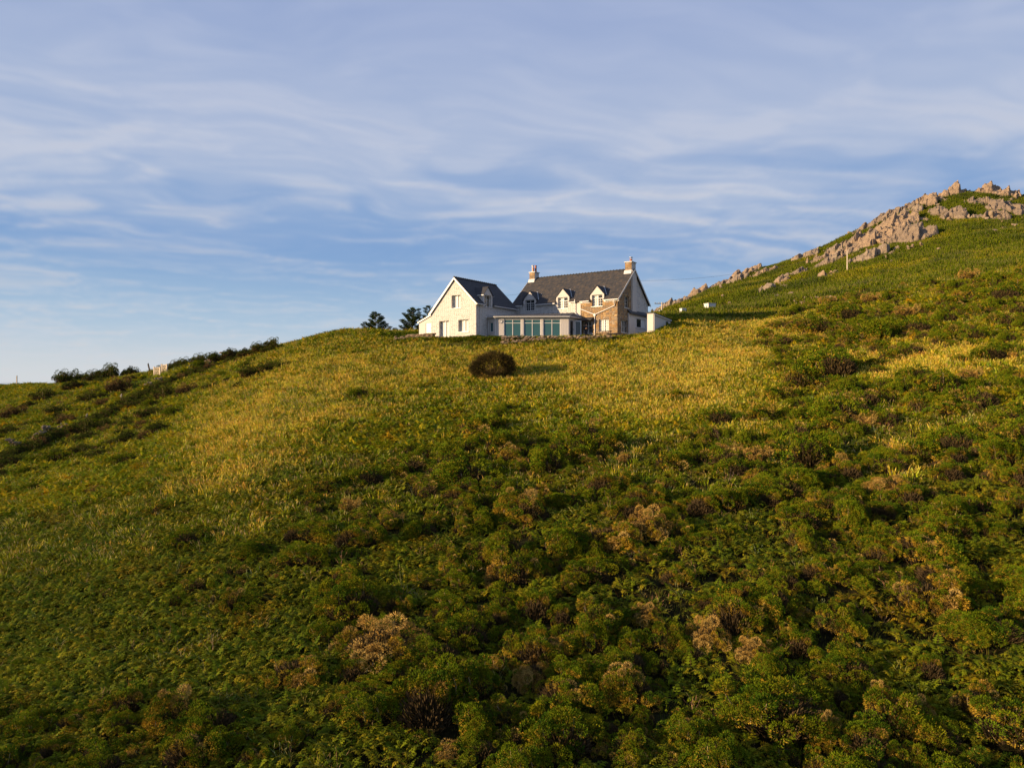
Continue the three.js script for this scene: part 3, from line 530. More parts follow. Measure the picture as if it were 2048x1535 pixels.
{
  // ---- glazed sun room in the angle between them
  const h = hthing('sun_room', 'flat fronted sun room with tall teal tinted windows between wing and main house', 'sun room', -10, 4);
  const A = [-14.05, 7.1], P1 = [-12.69, 7.47], P2 = [-5.22, 2.68], Q = [-5.22, 0.02], H = 2.52;
  const len = (a, b) => Math.hypot(b[0] - a[0], b[1] - a[1]), ang = (a, b) => Math.atan2(-(b[1] - a[1]), b[0] - a[0]);
  const wallOn = (a, b, holes, t = 0.22, name = 'wall') => { const m = face(a[0], a[1], ang(a, b)), l = len(a, b); part(name, bake(panel([[0, BASE], [l, BASE], [l, H], [0, H]], holes, t), m), M.render, h); return [m, l]; };
  const [m0] = wallOn(A, P1, [[0.28, 0.92, 0.75, 1.95]]);
  windowAt(h, m0, 0.28, 0.92, 0.75, 1.95, { recess: 0.08, sashes: 1, glass: M.teal, f: 0.08 });
  const Lf = len(P1, P2), x0 = 1.02, x1 = 7.9, pairs = 3, gap = 0.28, pw = (x1 - x0 - gap * (pairs - 1)) / pairs, holes = [];
  for (let i = 0; i < pairs; i++) { const a = x0 + i * (pw + gap); holes.push([a, a + pw, 0.12, 2.3]); }
  const [m1] = wallOn(P1, P2, holes);
  for (const [a, b, y0, y1] of holes) windowAt(h, m1, a, b, y0, y1, { recess: 0.07, sashes: 2, transom: 0.40, glass: M.teal, f: 0.09 });
  const [m2] = wallOn(P2, Q, [[0.35, 1.35, 0.02, 2.25], [1.5, 2.5, 0.02, 2.25]], 0.18);
  for (const [a, b] of [[0.35, 1.35], [1.5, 2.5]]) { const d = windowAt(h, m2, a, b, 0.02, 2.25, { recess: 0.06, sashes: 1, name: 'glazed_door', sill: false, f: 0.12 }); part('handle', bake(box(b - 0.12, b - 0.06, 1.0, 1.12, -0.06, 0.03), m2), M.metal, d); }
  // open door leaf
  const leaf = face(...[P2[0], P2[1]], ang(P2, Q)).multiply(new THREE.Matrix4().makeTranslation(1.42, 0, 0.03)).multiply(new THREE.Matrix4().makeRotationY(-0.9));
  windowAt(h, leaf, 0, 0.85, 0.03, 2.2, { recess: 0, sashes: 1, name: 'open_door', sill: false, f: 0.13, rows: 1 });
  // shallow roof with fascia and gutter
  const o = (p, dx, dz) => [p[0] + dx, p[1] + dz], a = o(A, 0, 0.25), b = o(P1, 0.1, 0.28), c = o(P2, 0.28, 0.2), d = [Q[0] + 0.28, 0.02];
  const y = 2.66, V = (p, yy) => [p[0], yy, p[1]], B0 = [-14.02, 3.45, 0.03], B1 = [-5.9, 3.3, 0.03];
  const up = (t) => t.map((q) => q.slice()).reverse();
  part('roof', [slab([V(a, y), V(b, y), B0], [0, 0.07, 0]), slab([V(b, y), V(c, y), B1, B0], [0, 0.07, 0]), slab([V(c, y), V(d, y), B1], [0, 0.07, 0])], M.felt, h);
  const run = (p, q, r0, y0, y1) => { const m = face(p[0], p[1], ang(p, q)); return bake(box(0, len(p, q), y0, y1, -r0, 0), m); };
  for (const [p, q] of [[a, b], [b, c], [c, d]]) { part('fascia', run(p, q, 0.03, y - 0.22, y - 0.075), M.white, h); part('gutter', bake(box(0, len(p, q), y - 0.17, y - 0.06, 0.004, 0.11, 0.02), face(p[0], p[1], ang(p, q))), M.white, h); }
  for (let i = 0; i < 12; i++) { const t = (i + 0.5) / 12; part('roof_batten', [rod([lerp(b[0], c[0], t), y + 0.01, lerp(b[1], c[1], t)], [lerp(B0[0], B1[0], t), lerp(B0[1], B1[1], t) + 0.02, 0.05], 0.03, 0.03, 5)], M.felt, h); }
  part('downpipe', tube([[P1[0] + 0.06, 2.5, P1[1] + 0.3], [P1[0] + 0.04, 2.3, P1[1] + 0.07], [P1[0] + 0.04, -0.3, P1[1] + 0.07]], 0.055), M.white, h);
  part('downpipe', tube([[A[0] + 0.12, 2.45, A[1] + 0.12], [A[0] + 0.12, -0.3, A[1] + 0.12]], 0.05), M.white, h);
  settleHouse(h);
  // clock on its wall
  const cp = new THREE.Vector3(0.62, 2.0, 0.03).applyMatrix4(m1), [wx, wz] = fromHouse(cp.x, cp.z);
  const ck = thing('wall_clock', 'round white clock with grey rim on the sun room wall', 'clock', [wx, HOUSE_Y + cp.y, wz], -HT + ang(P1, P2));
  part('dial', new THREE.CylinderGeometry(0.19, 0.19, 0.04, 24).rotateX(Math.PI / 2), M.white, ck);
  part('rim', new THREE.TorusGeometry(0.2, 0.035, 8, 28), M.metal, ck);
  part('hand', box(-0.012, 0.012, 0, 0.14, 0.021, 0.026), M.black, ck); part('hand', box(-0.1, 0, -0.012, 0.012, 0.027, 0.032), M.black, ck);
}
{
  // ---- narrow store beside the house
  const h = hthing('outbuilding', 'narrow white store with flat roof half sunk in the grass bank', 'outbuilding', 4.4, -2);
  const x0 = 4.0, x1 = 4.78, zf = 0.35, zb = -4.9, yf = 2.62, yb = 2.18;
  part('wall', [quadGeo([[[x0, BASE, zf], [x1, BASE, zf], [x1, yf, zf], [x0, yf, zf]], [[x1, BASE, zf], [x1, BASE, zb], [x1, yb, zb], [x1, yf, zf]], [[x0, BASE, zb], [x0, BASE, zf], [x0, yf, zf], [x0, yb, zb]], [[x1, BASE, zb], [x0, BASE, zb], [x0, yb, zb], [x1, yb, zb]]])], M.render, h);
  part('roof', slab([[x0 - 0.08, yf + 0.1, zf + 0.1], [x1 + 0.12, yf + 0.1, zf + 0.1], [x1 + 0.12, yb + 0.1, zb - 0.1], [x0 - 0.08, yb + 0.1, zb - 0.1]], [0, 0.1, 0]), M.felt, h);
  part('fascia', slab([[x1 + 0.124, yf - 0.01, zf + 0.1], [x1 + 0.124, yb - 0.01, zb - 0.1], [x1 + 0.124, yb - 0.12, zb - 0.1], [x1 + 0.124, yf - 0.12, zf + 0.1]].reverse(), [0.03, 0, 0]), M.white, h);
  part('door', box(x1 + 0.002, x1 + 0.03, 0.3, 1.95, -4.1, -3.35), M.dark, h);
  part('downpipe', tube([[x1 + 0.06, 2.5, zf - 0.12], [x1 + 0.06, 0, zf - 0.12]], 0.05), M.white, h);
  settleHouse(h);
}

// ------------------------------------------------------------------ foliage builder: many small coloured faces in one mesh
class Leaves {
  constructor() { this.p = []; this.c = []; }
  tri(a, b, c, col) { this.p.push(...a, ...b, ...c); this.c.push(...col, ...col, ...col); }
  kite(a, d, side, len, wid, col, at = 0.45) {      // a narrow leaf from a along d, as wide as wid at "at"
    const e = [a[0] + d[0] * len, a[1] + d[1] * len, a[2] + d[2] * len], m = [a[0] + d[0] * len * at, a[1] + d[1] * len * at, a[2] + d[2] * len * at];
    const l = [m[0] + side[0] * wid / 2, m[1] + side[1] * wid / 2, m[2] + side[2] * wid / 2], r = [m[0] - side[0] * wid / 2, m[1] - side[1] * wid / 2, m[2] - side[2] * wid / 2];
    this.tri(a, l, r, col); this.tri(l, e, r, col);
  }
  build() { const g = new THREE.BufferGeometry(); g.setAttribute('position', new THREE.Float32BufferAttribute(this.p, 3)); g.setAttribute('color', new THREE.Float32BufferAttribute(this.c, 3)); g.computeVertexNormals(); return g; }
}
const unit = (v) => { const l = Math.hypot(...v) || 1; return [v[0] / l, v[1] / l, v[2] / l]; };
const cross = (a, b) => [a[1] * b[2] - a[2] * b[1], a[2] * b[0] - a[0] * b[2], a[0] * b[1] - a[1] * b[0]];
const ball = (R) => { for (;;) { const v = [2 * R() - 1, 2 * R() - 1, 2 * R() - 1], l = Math.hypot(...v); if (l < 1 && l > 0.02) return v; } };
const sideOf = (d, R) => unit(cross(d, unit(ball(R))));
const vary = (c, R, a = 0.25, hue = 0.12) => { const k = 1 - a + 2 * a * R(), h = hue * (R() - 0.5); return [c[0] * k * (1 + h), c[1] * k, c[2] * k * (1 - h)]; };
const pick = (R, list) => list[Math.floor(R() * list.length) % list.length];
const leafy = (o = {}) => new THREE.MeshPhysicalMaterial({ vertexColors: true, roughness: 0.9, specularIntensity: 0.12, transmission: 0.25, thickness: 0, ...o });
const matt = (o = {}) => new THREE.MeshPhysicalMaterial({ vertexColors: true, roughness: 1, specularIntensity: 0.1, ...o });
const LEAF = leafy(), NEEDLE = matt(), BARK = matt();

// ---- bracken: arching fronds from one root
function brackenGeo(seed, n, size, cols) {
  const R = rng(seed), L = new Leaves();
  for (let i = 0; i < n; i++) {
    const az = i / n * 6.283 + R() * 0.9, lean = 0.35 + 0.75 * R(), len = size * (0.65 + 0.5 * R()), col = vary(pick(R, cols), R, 0.22, 0.2), hx = Math.cos(az), hz = Math.sin(az);
    let p = [0.05 * hx, 0, 0.05 * hz], el = 1.35 - 0.25 * lean;
    const steps = 9, st = len / steps, stem = [0.16, 0.13, 0.045];
    const bend = (0.13 + 0.12 * R()) * lean * 1.6, tw = (R() - 0.5) * 0.5;
    for (let s = 0; s < steps; s++) {
      const d = unit([hx * Math.cos(el), Math.sin(el), hz * Math.cos(el)]), sd = unit([-hz + tw * 0.3, tw, hx]);
      if (s > 2) {
        const w = size * 0.34 * Math.sin(Math.PI * Math.min(1, (s - 1.6) / 5.2 * 0.5 + 0.32)) * (1 - 0.75 * (s - 3) / 6);
        for (const q of [-1, 1]) { const dd = unit([sd[0] * q + d[0] * 0.45, sd[1] * q + d[1] * 0.45 - 0.18 - 0.15 * R(), sd[2] * q + d[2] * 0.45]); L.kite(p, dd, unit([d[0], d[1] + 0.15 * q * (R() - 0.5), d[2]]), w * (0.85 + 0.3 * R()), st * 1.05, vary(col, R, 0.12, 0.08), 0.35); }
      }
      const nx = [p[0] + d[0] * st, p[1] + d[1] * st, p[2] + d[2] * st];
      L.tri(p, [p[0] + sd[0] * 0.012, p[1] + 0.004, p[2] + sd[2] * 0.012], nx, s > 4 ? col : stem);
      p = nx; el -= bend * (s > 2 ? 1.15 : 0.5);
    }
    L.kite(p, unit([hx * Math.cos(el), Math.sin(el), hz * Math.cos(el)]), [-hz, 0, hx], st * 1.3, st, col);
  }
  return L.build();
}
// ---- grass tuft: blades that lean with the wind, some with seed heads
function grassGeo(seed, n, hgt, spread, cols, heads, headCol, lean = 0.18, bw = 0.014) {
  const R = rng(seed), L = new Leaves();
  for (let i = 0; i < n; i++) {
    const a = R() * 6.283, r = spread * Math.sqrt(R()), h = hgt * (0.5 + 0.6 * R()), p = [r * Math.cos(a), -0.05, r * Math.sin(a)], out = 0.35 * R();
    const d1 = unit([Math.cos(a) * out + lean * R(), 1, Math.sin(a) * out - 0.06]), d2 = unit([d1[0] + lean + Math.cos(a) * 0.35 * R(), d1[1] * 0.75, d1[2] + Math.sin(a) * 0.35 * R()]);
    const sd = unit([Math.cos(R() * 6.28), 0, Math.sin(R() * 6.28)]), w = bw * (0.7 + 0.7 * R()), c = vary(pick(R, cols), R, 0.25, 0.15);
    const m = [p[0] + d1[0] * h * 0.6, p[1] + d1[1] * h * 0.6, p[2] + d1[2] * h * 0.6], e = [m[0] + d2[0] * h * 0.45, m[1] + d2[1] * h * 0.45, m[2] + d2[2] * h * 0.45];
    const pl = [p[0] - sd[0] * w, p[1], p[2] - sd[2] * w], pr = [p[0] + sd[0] * w, p[1], p[2] + sd[2] * w], ml = [m[0] - sd[0] * w, m[1], m[2] - sd[2] * w], mr = [m[0] + sd[0] * w, m[1], m[2] + sd[2] * w];
    L.tri(pl, pr, mr, c); L.tri(pl, mr, ml, c); L.tri(ml, mr, e, c);
    if (R() < heads) L.kite([m[0] + d2[0] * h * 0.25, m[1] + d2[1] * h * 0.25, m[2] + d2[2] * h * 0.25], d2, sd, 0.17 + 0.1 * R(), 0.035, vary(headCol, R, 0.2), 0.5);
  }
  return L.build();
}
// ---- gorse: rounded heads of short spiny shoots, green outside, withered brown where old growth shows, on pale crooked stems
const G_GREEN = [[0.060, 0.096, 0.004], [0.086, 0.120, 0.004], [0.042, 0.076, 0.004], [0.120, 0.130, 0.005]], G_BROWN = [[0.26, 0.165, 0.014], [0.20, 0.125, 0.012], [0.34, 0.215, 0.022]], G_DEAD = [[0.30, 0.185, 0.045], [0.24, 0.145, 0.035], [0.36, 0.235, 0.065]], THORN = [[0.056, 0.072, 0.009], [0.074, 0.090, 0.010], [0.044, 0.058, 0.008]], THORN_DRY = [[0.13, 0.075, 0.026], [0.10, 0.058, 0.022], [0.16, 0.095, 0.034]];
function gorseGeo(seed, o) {
  const R = rng(seed), { palette = G_GREEN, dry_palette = G_BROWN, heads = 26, shoots = 230, rx = 1.1, ry = 0.95, rz = 1.1, brown = 0.3, dead = 0, sw = 0.024, sl = 0.13, hr = 1 } = o;
  const green = new Leaves(), dry = new Leaves(), stems = [], H = [];
  const lop = [0, 0], lobes = [];
  for (let k = 0; k < 4; k++) { const a = R() * 6.283, d = k ? 0.25 + 0.5 * R() : 0.1; lobes.push([Math.cos(a) * d * rx, Math.sin(a) * d * rz, (0.42 + 0.3 * R()) * (k ? 1 : 1.25), ry * (0.5 + 0.5 * R()) * (k ? 1 : 1.15)]); }
  for (let i = 0; i < heads; i++) {
    const [ox, oz, rad, hgt] = pick(R, lobes), a = R() * 6.283, skirt = R() < 0.3, q = skirt ? 0.9 + 0.25 * R() : Math.sqrt(R());
    H.push([[ox + Math.cos(a) * q * rad, skirt ? 0.06 + 0.4 * hgt * R() : hgt * Math.sqrt(Math.max(0, 1 - 0.92 * q * q)) * (0.62 + 0.55 * R()) + 0.06, oz + Math.sin(a) * q * rad], (0.11 + 0.17 * R()) * hr, R()]);
  }
  for (const [c, r, t] of H) {
    const isDead = R() < dead, up = unit([c[0] * 0.4 + 0.38, c[1] * 0.4 + 0.62, c[2] * 0.4 - 0.12])   /* dry shoots gather on the left, front and underside of each head */, ax = [1 + 0.3 * (R() - 0.5), 0.8 + 0.25 * R(), 1 + 0.3 * (R() - 0.5)];
    const tone = vary(pick(R, palette), R, 0.25, 0.2), btone = vary(pick(R, isDead && dry_palette === G_BROWN ? G_DEAD : dry_palette), R, 0.22, 0.12), limit = -0.55 + 1.1 * brown * (0.4 + R());
    for (let i = 0; i < shoots; i++) {
      const v = unit(ball(R)), w = v[0] * up[0] + v[1] * up[1] + v[2] * up[2];
      if (w < -0.75) continue;
      const rr = r * (0.78 + 0.24 * R()), p = [c[0] + v[0] * rr * ax[0], c[1] + v[1] * rr * ax[1], c[2] + v[2] * rr * ax[2]];
      const d = unit([v[0] + 0.9 * (R() - 0.5), v[1] + 0.3 * R() + 0.5 * (R() - 0.5), v[2] + 0.9 * (R() - 0.5)]), l = sl * (0.6 + 0.8 * R());
      const isDry = isDead || w < limit + 0.5 * (R() - 0.5) || R() < 0.04;
      (isDry ? dry : green).kite(p, d, sideOf(d, R), l, sw * (0.8 + 0.5 * R()), vary(isDry ? btone : tone, R, 0.25, 0.12), 0.4);
    }
  }
  // withered inner mass, its colour darkened for the shade inside the bush
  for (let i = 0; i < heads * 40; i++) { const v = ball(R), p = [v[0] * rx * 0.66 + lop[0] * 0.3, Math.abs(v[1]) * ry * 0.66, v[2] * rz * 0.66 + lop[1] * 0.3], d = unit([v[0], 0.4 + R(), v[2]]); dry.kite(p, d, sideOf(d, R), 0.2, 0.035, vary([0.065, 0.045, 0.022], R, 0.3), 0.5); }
  const Lb = new Leaves();
  for (const [c, r, t] of H) if (t < 0.35) {
    let p = [c[0] * 0.12, -0.2, c[2] * 0.12]; const n = 5, col = vary([0.30, 0.22, 0.12], R, 0.3);
    for (let s = 1; s <= n; s++) {
      const k = s / n, q = [lerp(p[0], c[0], k * 0.8 + 0.1) + 0.1 * (R() - 0.5), lerp(-0.2, c[1], k), lerp(p[2], c[2], k * 0.8 + 0.1) + 0.1 * (R() - 0.5)], w = 0.026 * (1.2 - k * 0.8);
      for (let j = 0; j < 3; j++) { const a0 = j * 2.094, a1 = (j + 1) * 2.094, w2 = w * 0.85; const A = [p[0] + w * Math.cos(a0), p[1], p[2] + w * Math.sin(a0)], B = [p[0] + w * Math.cos(a1), p[1], p[2] + w * Math.sin(a1)], C = [q[0] + w2 * Math.cos(a1), q[1], q[2] + w2 * Math.sin(a1)], E = [q[0] + w2 * Math.cos(a0), q[1], q[2] + w2 * Math.sin(a0)]; Lb.tri(A, B, C, col); Lb.tri(A, C, E, col); }
      p = q;
    }
  }
  return { green: green.p.length ? green.build() : null, dry: dry.build(), stem: Lb.build() };
}
// ---- scatter: instanced ground cover that nobody could count
function scatter(name, label, category, geos, mat, spots) {
  spots.length && geos.forEach((g, k) => {
    const mine = spots.filter((_, i) => i % geos.length === k); if (!mine.length) return;
    const im = new THREE.InstancedMesh(g, mat, mine.length), m = new THREE.Matrix4(), q = new THREE.Quaternion(), e = new THREE.Euler(), c = new THREE.Color();
    mine.forEach((s, i) => { e.set(s.tx ?? 0, s.turn, s.tz ?? 0, 'YXZ'); q.setFromEuler(e); m.compose(new THREE.Vector3(s.x, s.y, s.z), q, new THREE.Vector3(s.s, s.s * (s.h ?? 1), s.s)); im.setMatrixAt(i, m); im.setColorAt(i, c.setRGB(...s.c)); });
    im.name = numbered(name); shade(im); scene.add(im); tag(im, label, category, null, 'stuff');
  });
}
function* jitterGrid(x0, x1, z0, z1, step, R) { for (let z = z0; z < z1; z += step) for (let x = x0; x < x1; x += step) yield [x + step * R(), z + step * R()]; }
const inView = (x, z, margin = 90) => { const D = -z; if (D < 12) return false; const u = CU + FPX * x / D; return u > -margin - 900 / D && u < 2048 + margin + 900 / D; };

// ------------------------------------------------------------------ gorse bushes
const bushes = [];
{
  const R = rng(77), ok = (x, z, r) => bushes.every((b) => (b.x - x) ** 2 + (b.z - z) ** 2 > (0.52 * (r + b.r)) ** 2);
  const add = (x, z, r, kind, h = 1) => { bushes.push({ x, z, r, kind, h, y: height(x, z), D: -z }); };
  // bushes one can find in the photograph: pixel of the foot, width in pixels, kind
  for (const [u, v, w, kind, hh] of [
    [1672, 752, 150, 'green'], [1602, 775, 95, 'mixed'], [1835, 668, 74, 'green'], [1755, 678, 100, 'green'], [1570, 692, 60, 'mixed'], [1640, 664, 74, 'mixed'], [1700, 640, 66, 'green'], [1890, 618, 60, 'mixed'], [2010, 600, 70, 'green'], [2036, 585, 60, 'green'],
    [1955, 680, 60, 'green'], [2000, 705, 60, 'green'], [1895, 785, 90, 'green'], [1735, 812, 84, 'mixed'], [1560, 800, 70, 'mixed'], [1680, 845, 100, 'green'], [1775, 850, 70, 'mixed'], [1960, 815, 90, 'mixed'], [1880, 830, 70, 'mixed'], [2030, 850, 80, 'green'], [1620, 930, 140, 'green'], [1512, 925, 80, 'dead'],
    [1445, 905, 60, 'dead'], [1440, 850, 90, 'green'], [1385, 910, 60, 'green'], [1350, 800, 46, 'mixed'], [1250, 925, 60, 'dead'], [995, 860, 60, 'mixed'], [1060, 900, 56, 'mixed'], [1160, 862, 40, 'mixed'], [1190, 850, 36, 'dead'], [900, 930, 70, 'green'], [860, 915, 56, 'green'], [940, 905, 60, 'green'], [850, 975, 60, 'mixed'],
    [725, 795, 62, 'green', 0.7], [330, 1025, 84, 'mixed', 0.7], [365, 945, 40, 'green', 0.6], [340, 952, 36, 'dead', 0.6], [195, 985, 56, 'dead', 0.7], [75, 978, 60, 'green', 0.6], [255, 925, 62, 'green', 0.6], [590, 1365, 125, 'brown', 1.0], [375, 1500, 90, 'dead', 1.1], [1290, 1240, 96, 'dead', 0.8], [985, 1165, 66, 'dead'], [700, 1020, 60, 'dead'], [560, 1150, 70, 'dead', 0.5],
    [880, 1330, 110, 'green'], [930, 1290, 130, 'green'], [1075, 1235, 110, 'mixed'], [880, 1240, 70, 'mixed'], [1350, 1170, 90, 'mixed'], [1480, 1200, 80, 'mixed'], [1840, 1440, 100, 'dead'], [1945, 1420, 110, 'brown'], [1600, 1310, 100, 'mixed'], [1700, 1360, 130, 'green'], [1480, 1440, 60, 'dead'], [600, 1490, 90, 'green'], [1390, 1480, 110, 'green'], [470, 1500, 90, 'green'], [100, 1520, 80, 'mixed'], [1010, 1190, 60, 'green'], [660, 1285, 80, 'green'], [740, 1200, 60, 'mixed'],
    [1900, 960, 80, 'mixed'], [2000, 950, 80, 'mixed'], [1700, 960, 80, 'mixed'], [1540, 1010, 70, 'mixed'], [1480, 1000, 60, 'dead'], [1820, 1010, 80, 'mixed'],
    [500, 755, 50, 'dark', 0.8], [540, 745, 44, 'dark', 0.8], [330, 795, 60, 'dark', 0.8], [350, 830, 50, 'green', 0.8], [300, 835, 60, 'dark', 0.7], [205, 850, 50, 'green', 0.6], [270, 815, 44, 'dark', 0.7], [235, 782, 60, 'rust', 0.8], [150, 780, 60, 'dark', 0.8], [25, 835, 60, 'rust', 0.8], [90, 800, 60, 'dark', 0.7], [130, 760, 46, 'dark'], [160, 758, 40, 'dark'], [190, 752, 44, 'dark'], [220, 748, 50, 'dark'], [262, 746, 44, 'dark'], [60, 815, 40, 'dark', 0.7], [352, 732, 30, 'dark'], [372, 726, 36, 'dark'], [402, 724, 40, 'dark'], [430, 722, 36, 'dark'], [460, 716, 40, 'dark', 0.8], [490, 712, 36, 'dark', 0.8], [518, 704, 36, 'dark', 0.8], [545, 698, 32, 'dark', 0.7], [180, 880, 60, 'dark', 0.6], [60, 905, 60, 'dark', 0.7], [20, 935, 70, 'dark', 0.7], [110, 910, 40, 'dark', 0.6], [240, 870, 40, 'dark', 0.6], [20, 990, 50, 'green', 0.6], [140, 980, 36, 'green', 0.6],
  ]) { const p = onGround(u, v, 8, u < 600 ? 125 : 112), r = clamp(w / 2 / FPX * -p[2], 0.35, 2.4) * (v < 762 && u < 560 ? 1.08 : kind === 'dead' ? 0.8 : 1); add(p[0], p[2], r, kind, v < 762 && u < 560 ? 0.95 : hh ?? 1); }
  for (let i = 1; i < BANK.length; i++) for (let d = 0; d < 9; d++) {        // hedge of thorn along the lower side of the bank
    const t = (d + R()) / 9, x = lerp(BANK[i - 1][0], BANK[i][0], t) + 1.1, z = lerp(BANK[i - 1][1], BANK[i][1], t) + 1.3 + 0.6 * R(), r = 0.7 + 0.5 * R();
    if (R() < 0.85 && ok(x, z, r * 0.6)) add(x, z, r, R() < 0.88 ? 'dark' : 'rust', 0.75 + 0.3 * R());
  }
  for (const step of [2.0, 1.4, 1.0, 0.75]) for (const [x, z] of jitterGrid(-60, 95, -112, -15, step, R)) {
    if (!inView(x, z, 60)) continue;
    const y = height(x, z), g = REGION(x, y, z); if (g.pad > 0.02) continue;
    const n = 0.5 + 0.5 * fbm2(x * 0.11 + 31, z * 0.11, 3), fine = R();
    const want = g.gorse * (1 - 0.95 * g.dry) * (1 - 0.9 * g.meadow) * smooth(0.36, 0.60, n) + 0.28 * g.walled * smooth(0.40, 0.6, n) * (g.D > 60 ? 1 : 0);
    if (fine > want) continue;
    const r = step * (0.42 + 0.34 * R()); if (!ok(x, z, r) || (Math.hypot(x + 48.5, z + 99) < 4.5)) continue;
    const k = R(), left = g.u < 620 && g.D > 50;
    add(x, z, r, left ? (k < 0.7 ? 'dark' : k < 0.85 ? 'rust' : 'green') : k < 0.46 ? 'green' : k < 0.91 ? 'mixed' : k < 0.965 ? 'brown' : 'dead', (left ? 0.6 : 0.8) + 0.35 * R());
  }
  const KIND = {
    green: { brown: 0.08, dead: 0.01, look: 'dark green gorse bush', short: 'a green gorse bush', group: 'green gorse bushes' },
    mixed: { brown: 0.40, dead: 0.05, look: 'half withered gorse bush', short: 'a half green bush', group: 'gorse bushes with withered flanks' },
    brown: { brown: 0.85, dead: 0.22, look: 'olive brown withered gorse bush', short: 'an olive brown bush', group: 'olive brown gorse bushes' },
    dead: { brown: 1.0, dead: 0.8, look: 'dead tan gorse bush', short: 'a dead tan bush', group: 'dead tan gorse bushes' },
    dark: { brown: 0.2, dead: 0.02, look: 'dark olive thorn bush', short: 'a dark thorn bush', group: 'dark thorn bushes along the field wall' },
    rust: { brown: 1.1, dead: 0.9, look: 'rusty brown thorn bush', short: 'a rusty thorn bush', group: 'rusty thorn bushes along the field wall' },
  };
  const describe = (b) => {
    const size = b.r < 0.75 ? 'small' : b.r < 1.05 ? 'middling' : b.r < 1.4 ? 'large' : 'very large', form = b.h < 0.78 ? 'low' : b.h < 0.98 ? 'domed' : 'tall', g = REGION(b.x, b.y, b.z);
    let near = null, dn = 9; for (const q of bushes) if (q !== b && q.kind !== b.kind) { const d = Math.hypot(q.x - b.x, q.z - b.z) - q.r - b.r; if (d < dn) { dn = d; near = q; } }
    const where = b.kind === 'dark' || b.kind === 'rust' ? 'by the field wall' : g.meadow > 0.3 ? 'in the golden meadow' : g.dry > 0.25 ? 'in dry grass' : g.D > 55 && g.u > 1300 ? 'below the crags' : g.gorse < 0.3 ? 'in open bracken' : 'among the bracken';
    return `${size} ${form} ${KIND[b.kind].look} ${near && dn < 0.6 ? 'by ' + KIND[near.kind].short + ' ' : ''}${where}`;
  };
  const foliage = matt();
  const protos = {};
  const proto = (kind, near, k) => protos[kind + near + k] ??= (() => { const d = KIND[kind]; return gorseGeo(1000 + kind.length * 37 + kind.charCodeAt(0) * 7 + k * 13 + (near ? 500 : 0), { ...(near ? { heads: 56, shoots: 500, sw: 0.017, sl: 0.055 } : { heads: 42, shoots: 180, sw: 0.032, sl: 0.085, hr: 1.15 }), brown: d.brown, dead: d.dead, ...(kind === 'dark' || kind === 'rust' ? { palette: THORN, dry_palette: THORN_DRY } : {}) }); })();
  const shown = bushes.map((b) => ({ b, px: b.r * FPX / b.D })).sort((a, c) => c.px - a.px);
  const matFor = () => foliage;
  const rest = {};
  shown.forEach(({ b }, i) => {
    const near = b.D < 40 && b.r > 0.55, k = Math.floor(R() * (near ? 4 : 3)), g = proto(b.kind, near, k), d = KIND[b.kind], turn = (R() - 0.5) * 1.3, up = b.h * (b.kind === 'dark' || b.kind === 'rust' ? 1.2 : 1.05) * (0.9 + 0.2 * R()), sx = 0.8 + 0.5 * R(), sz = 0.8 + 0.4 * R(), mt = matFor(b.kind);
    if (i < 300) {
      const thorn = b.kind === 'dark' || b.kind === 'rust';
      const o = thing(thorn ? 'thorn_bush' : 'gorse_bush', describe(b), 'bush', [b.x, b.y - 0.05, b.z], turn, d.group);
      o.scale.set(b.r / 1.15 * sx, b.r / 1.15 * up, b.r / 1.15 * sz);
      if (g.green) part('foliage', g.green, mt, o); part('withered_growth_shade_core', g.dry, mt, o); part('stems', g.stem, BARK, o);
    } else (rest[b.kind + k % 2] ??= { g: proto(b.kind, false, k % 2), list: [] }).list.push({ x: b.x, y: b.y - 0.05, z: b.z, turn, s: b.r / 1.15, h: up, c: [1, 1, 1] });
  });
  for (const { g, list } of Object.values(rest)) scatter('gorse_scrub', 'small gorse plants filling the slope between the larger bushes', 'scrub', [mergeGeometries([g.green, g.dry, g.stem].filter(Boolean))], foliage, list);
  // console.log('bushes', bushes.length, Object.entries(bushes.reduce((a, b) => (a[b.kind] = (a[b.kind] ?? 0) + 1, a), {})).join(' '));
}
// trodden ground before the gate
const GATE = at(322, 757, 101), cleared = (x, z) => Math.hypot(x - GATE[0] + 0.6, (z - GATE[2] - 2.4) * 0.55) < 2.6;
const bushHash = new Map();
for (const b of bushes) for (let i = -2; i <= 2; i++) for (let j = -2; j <= 2; j++) { const k = Math.floor(b.x + i) + ',' + Math.floor(b.z + j); if (!bushHash.has(k)) bushHash.set(k, []); bushHash.get(k).push(b); }
const inBush = (x, z) => (bushHash.get(Math.floor(x) + ',' + Math.floor(z)) ?? []).some((b) => (b.x - x) ** 2 + (b.z - z) ** 2 < (0.72 * b.r) ** 2);

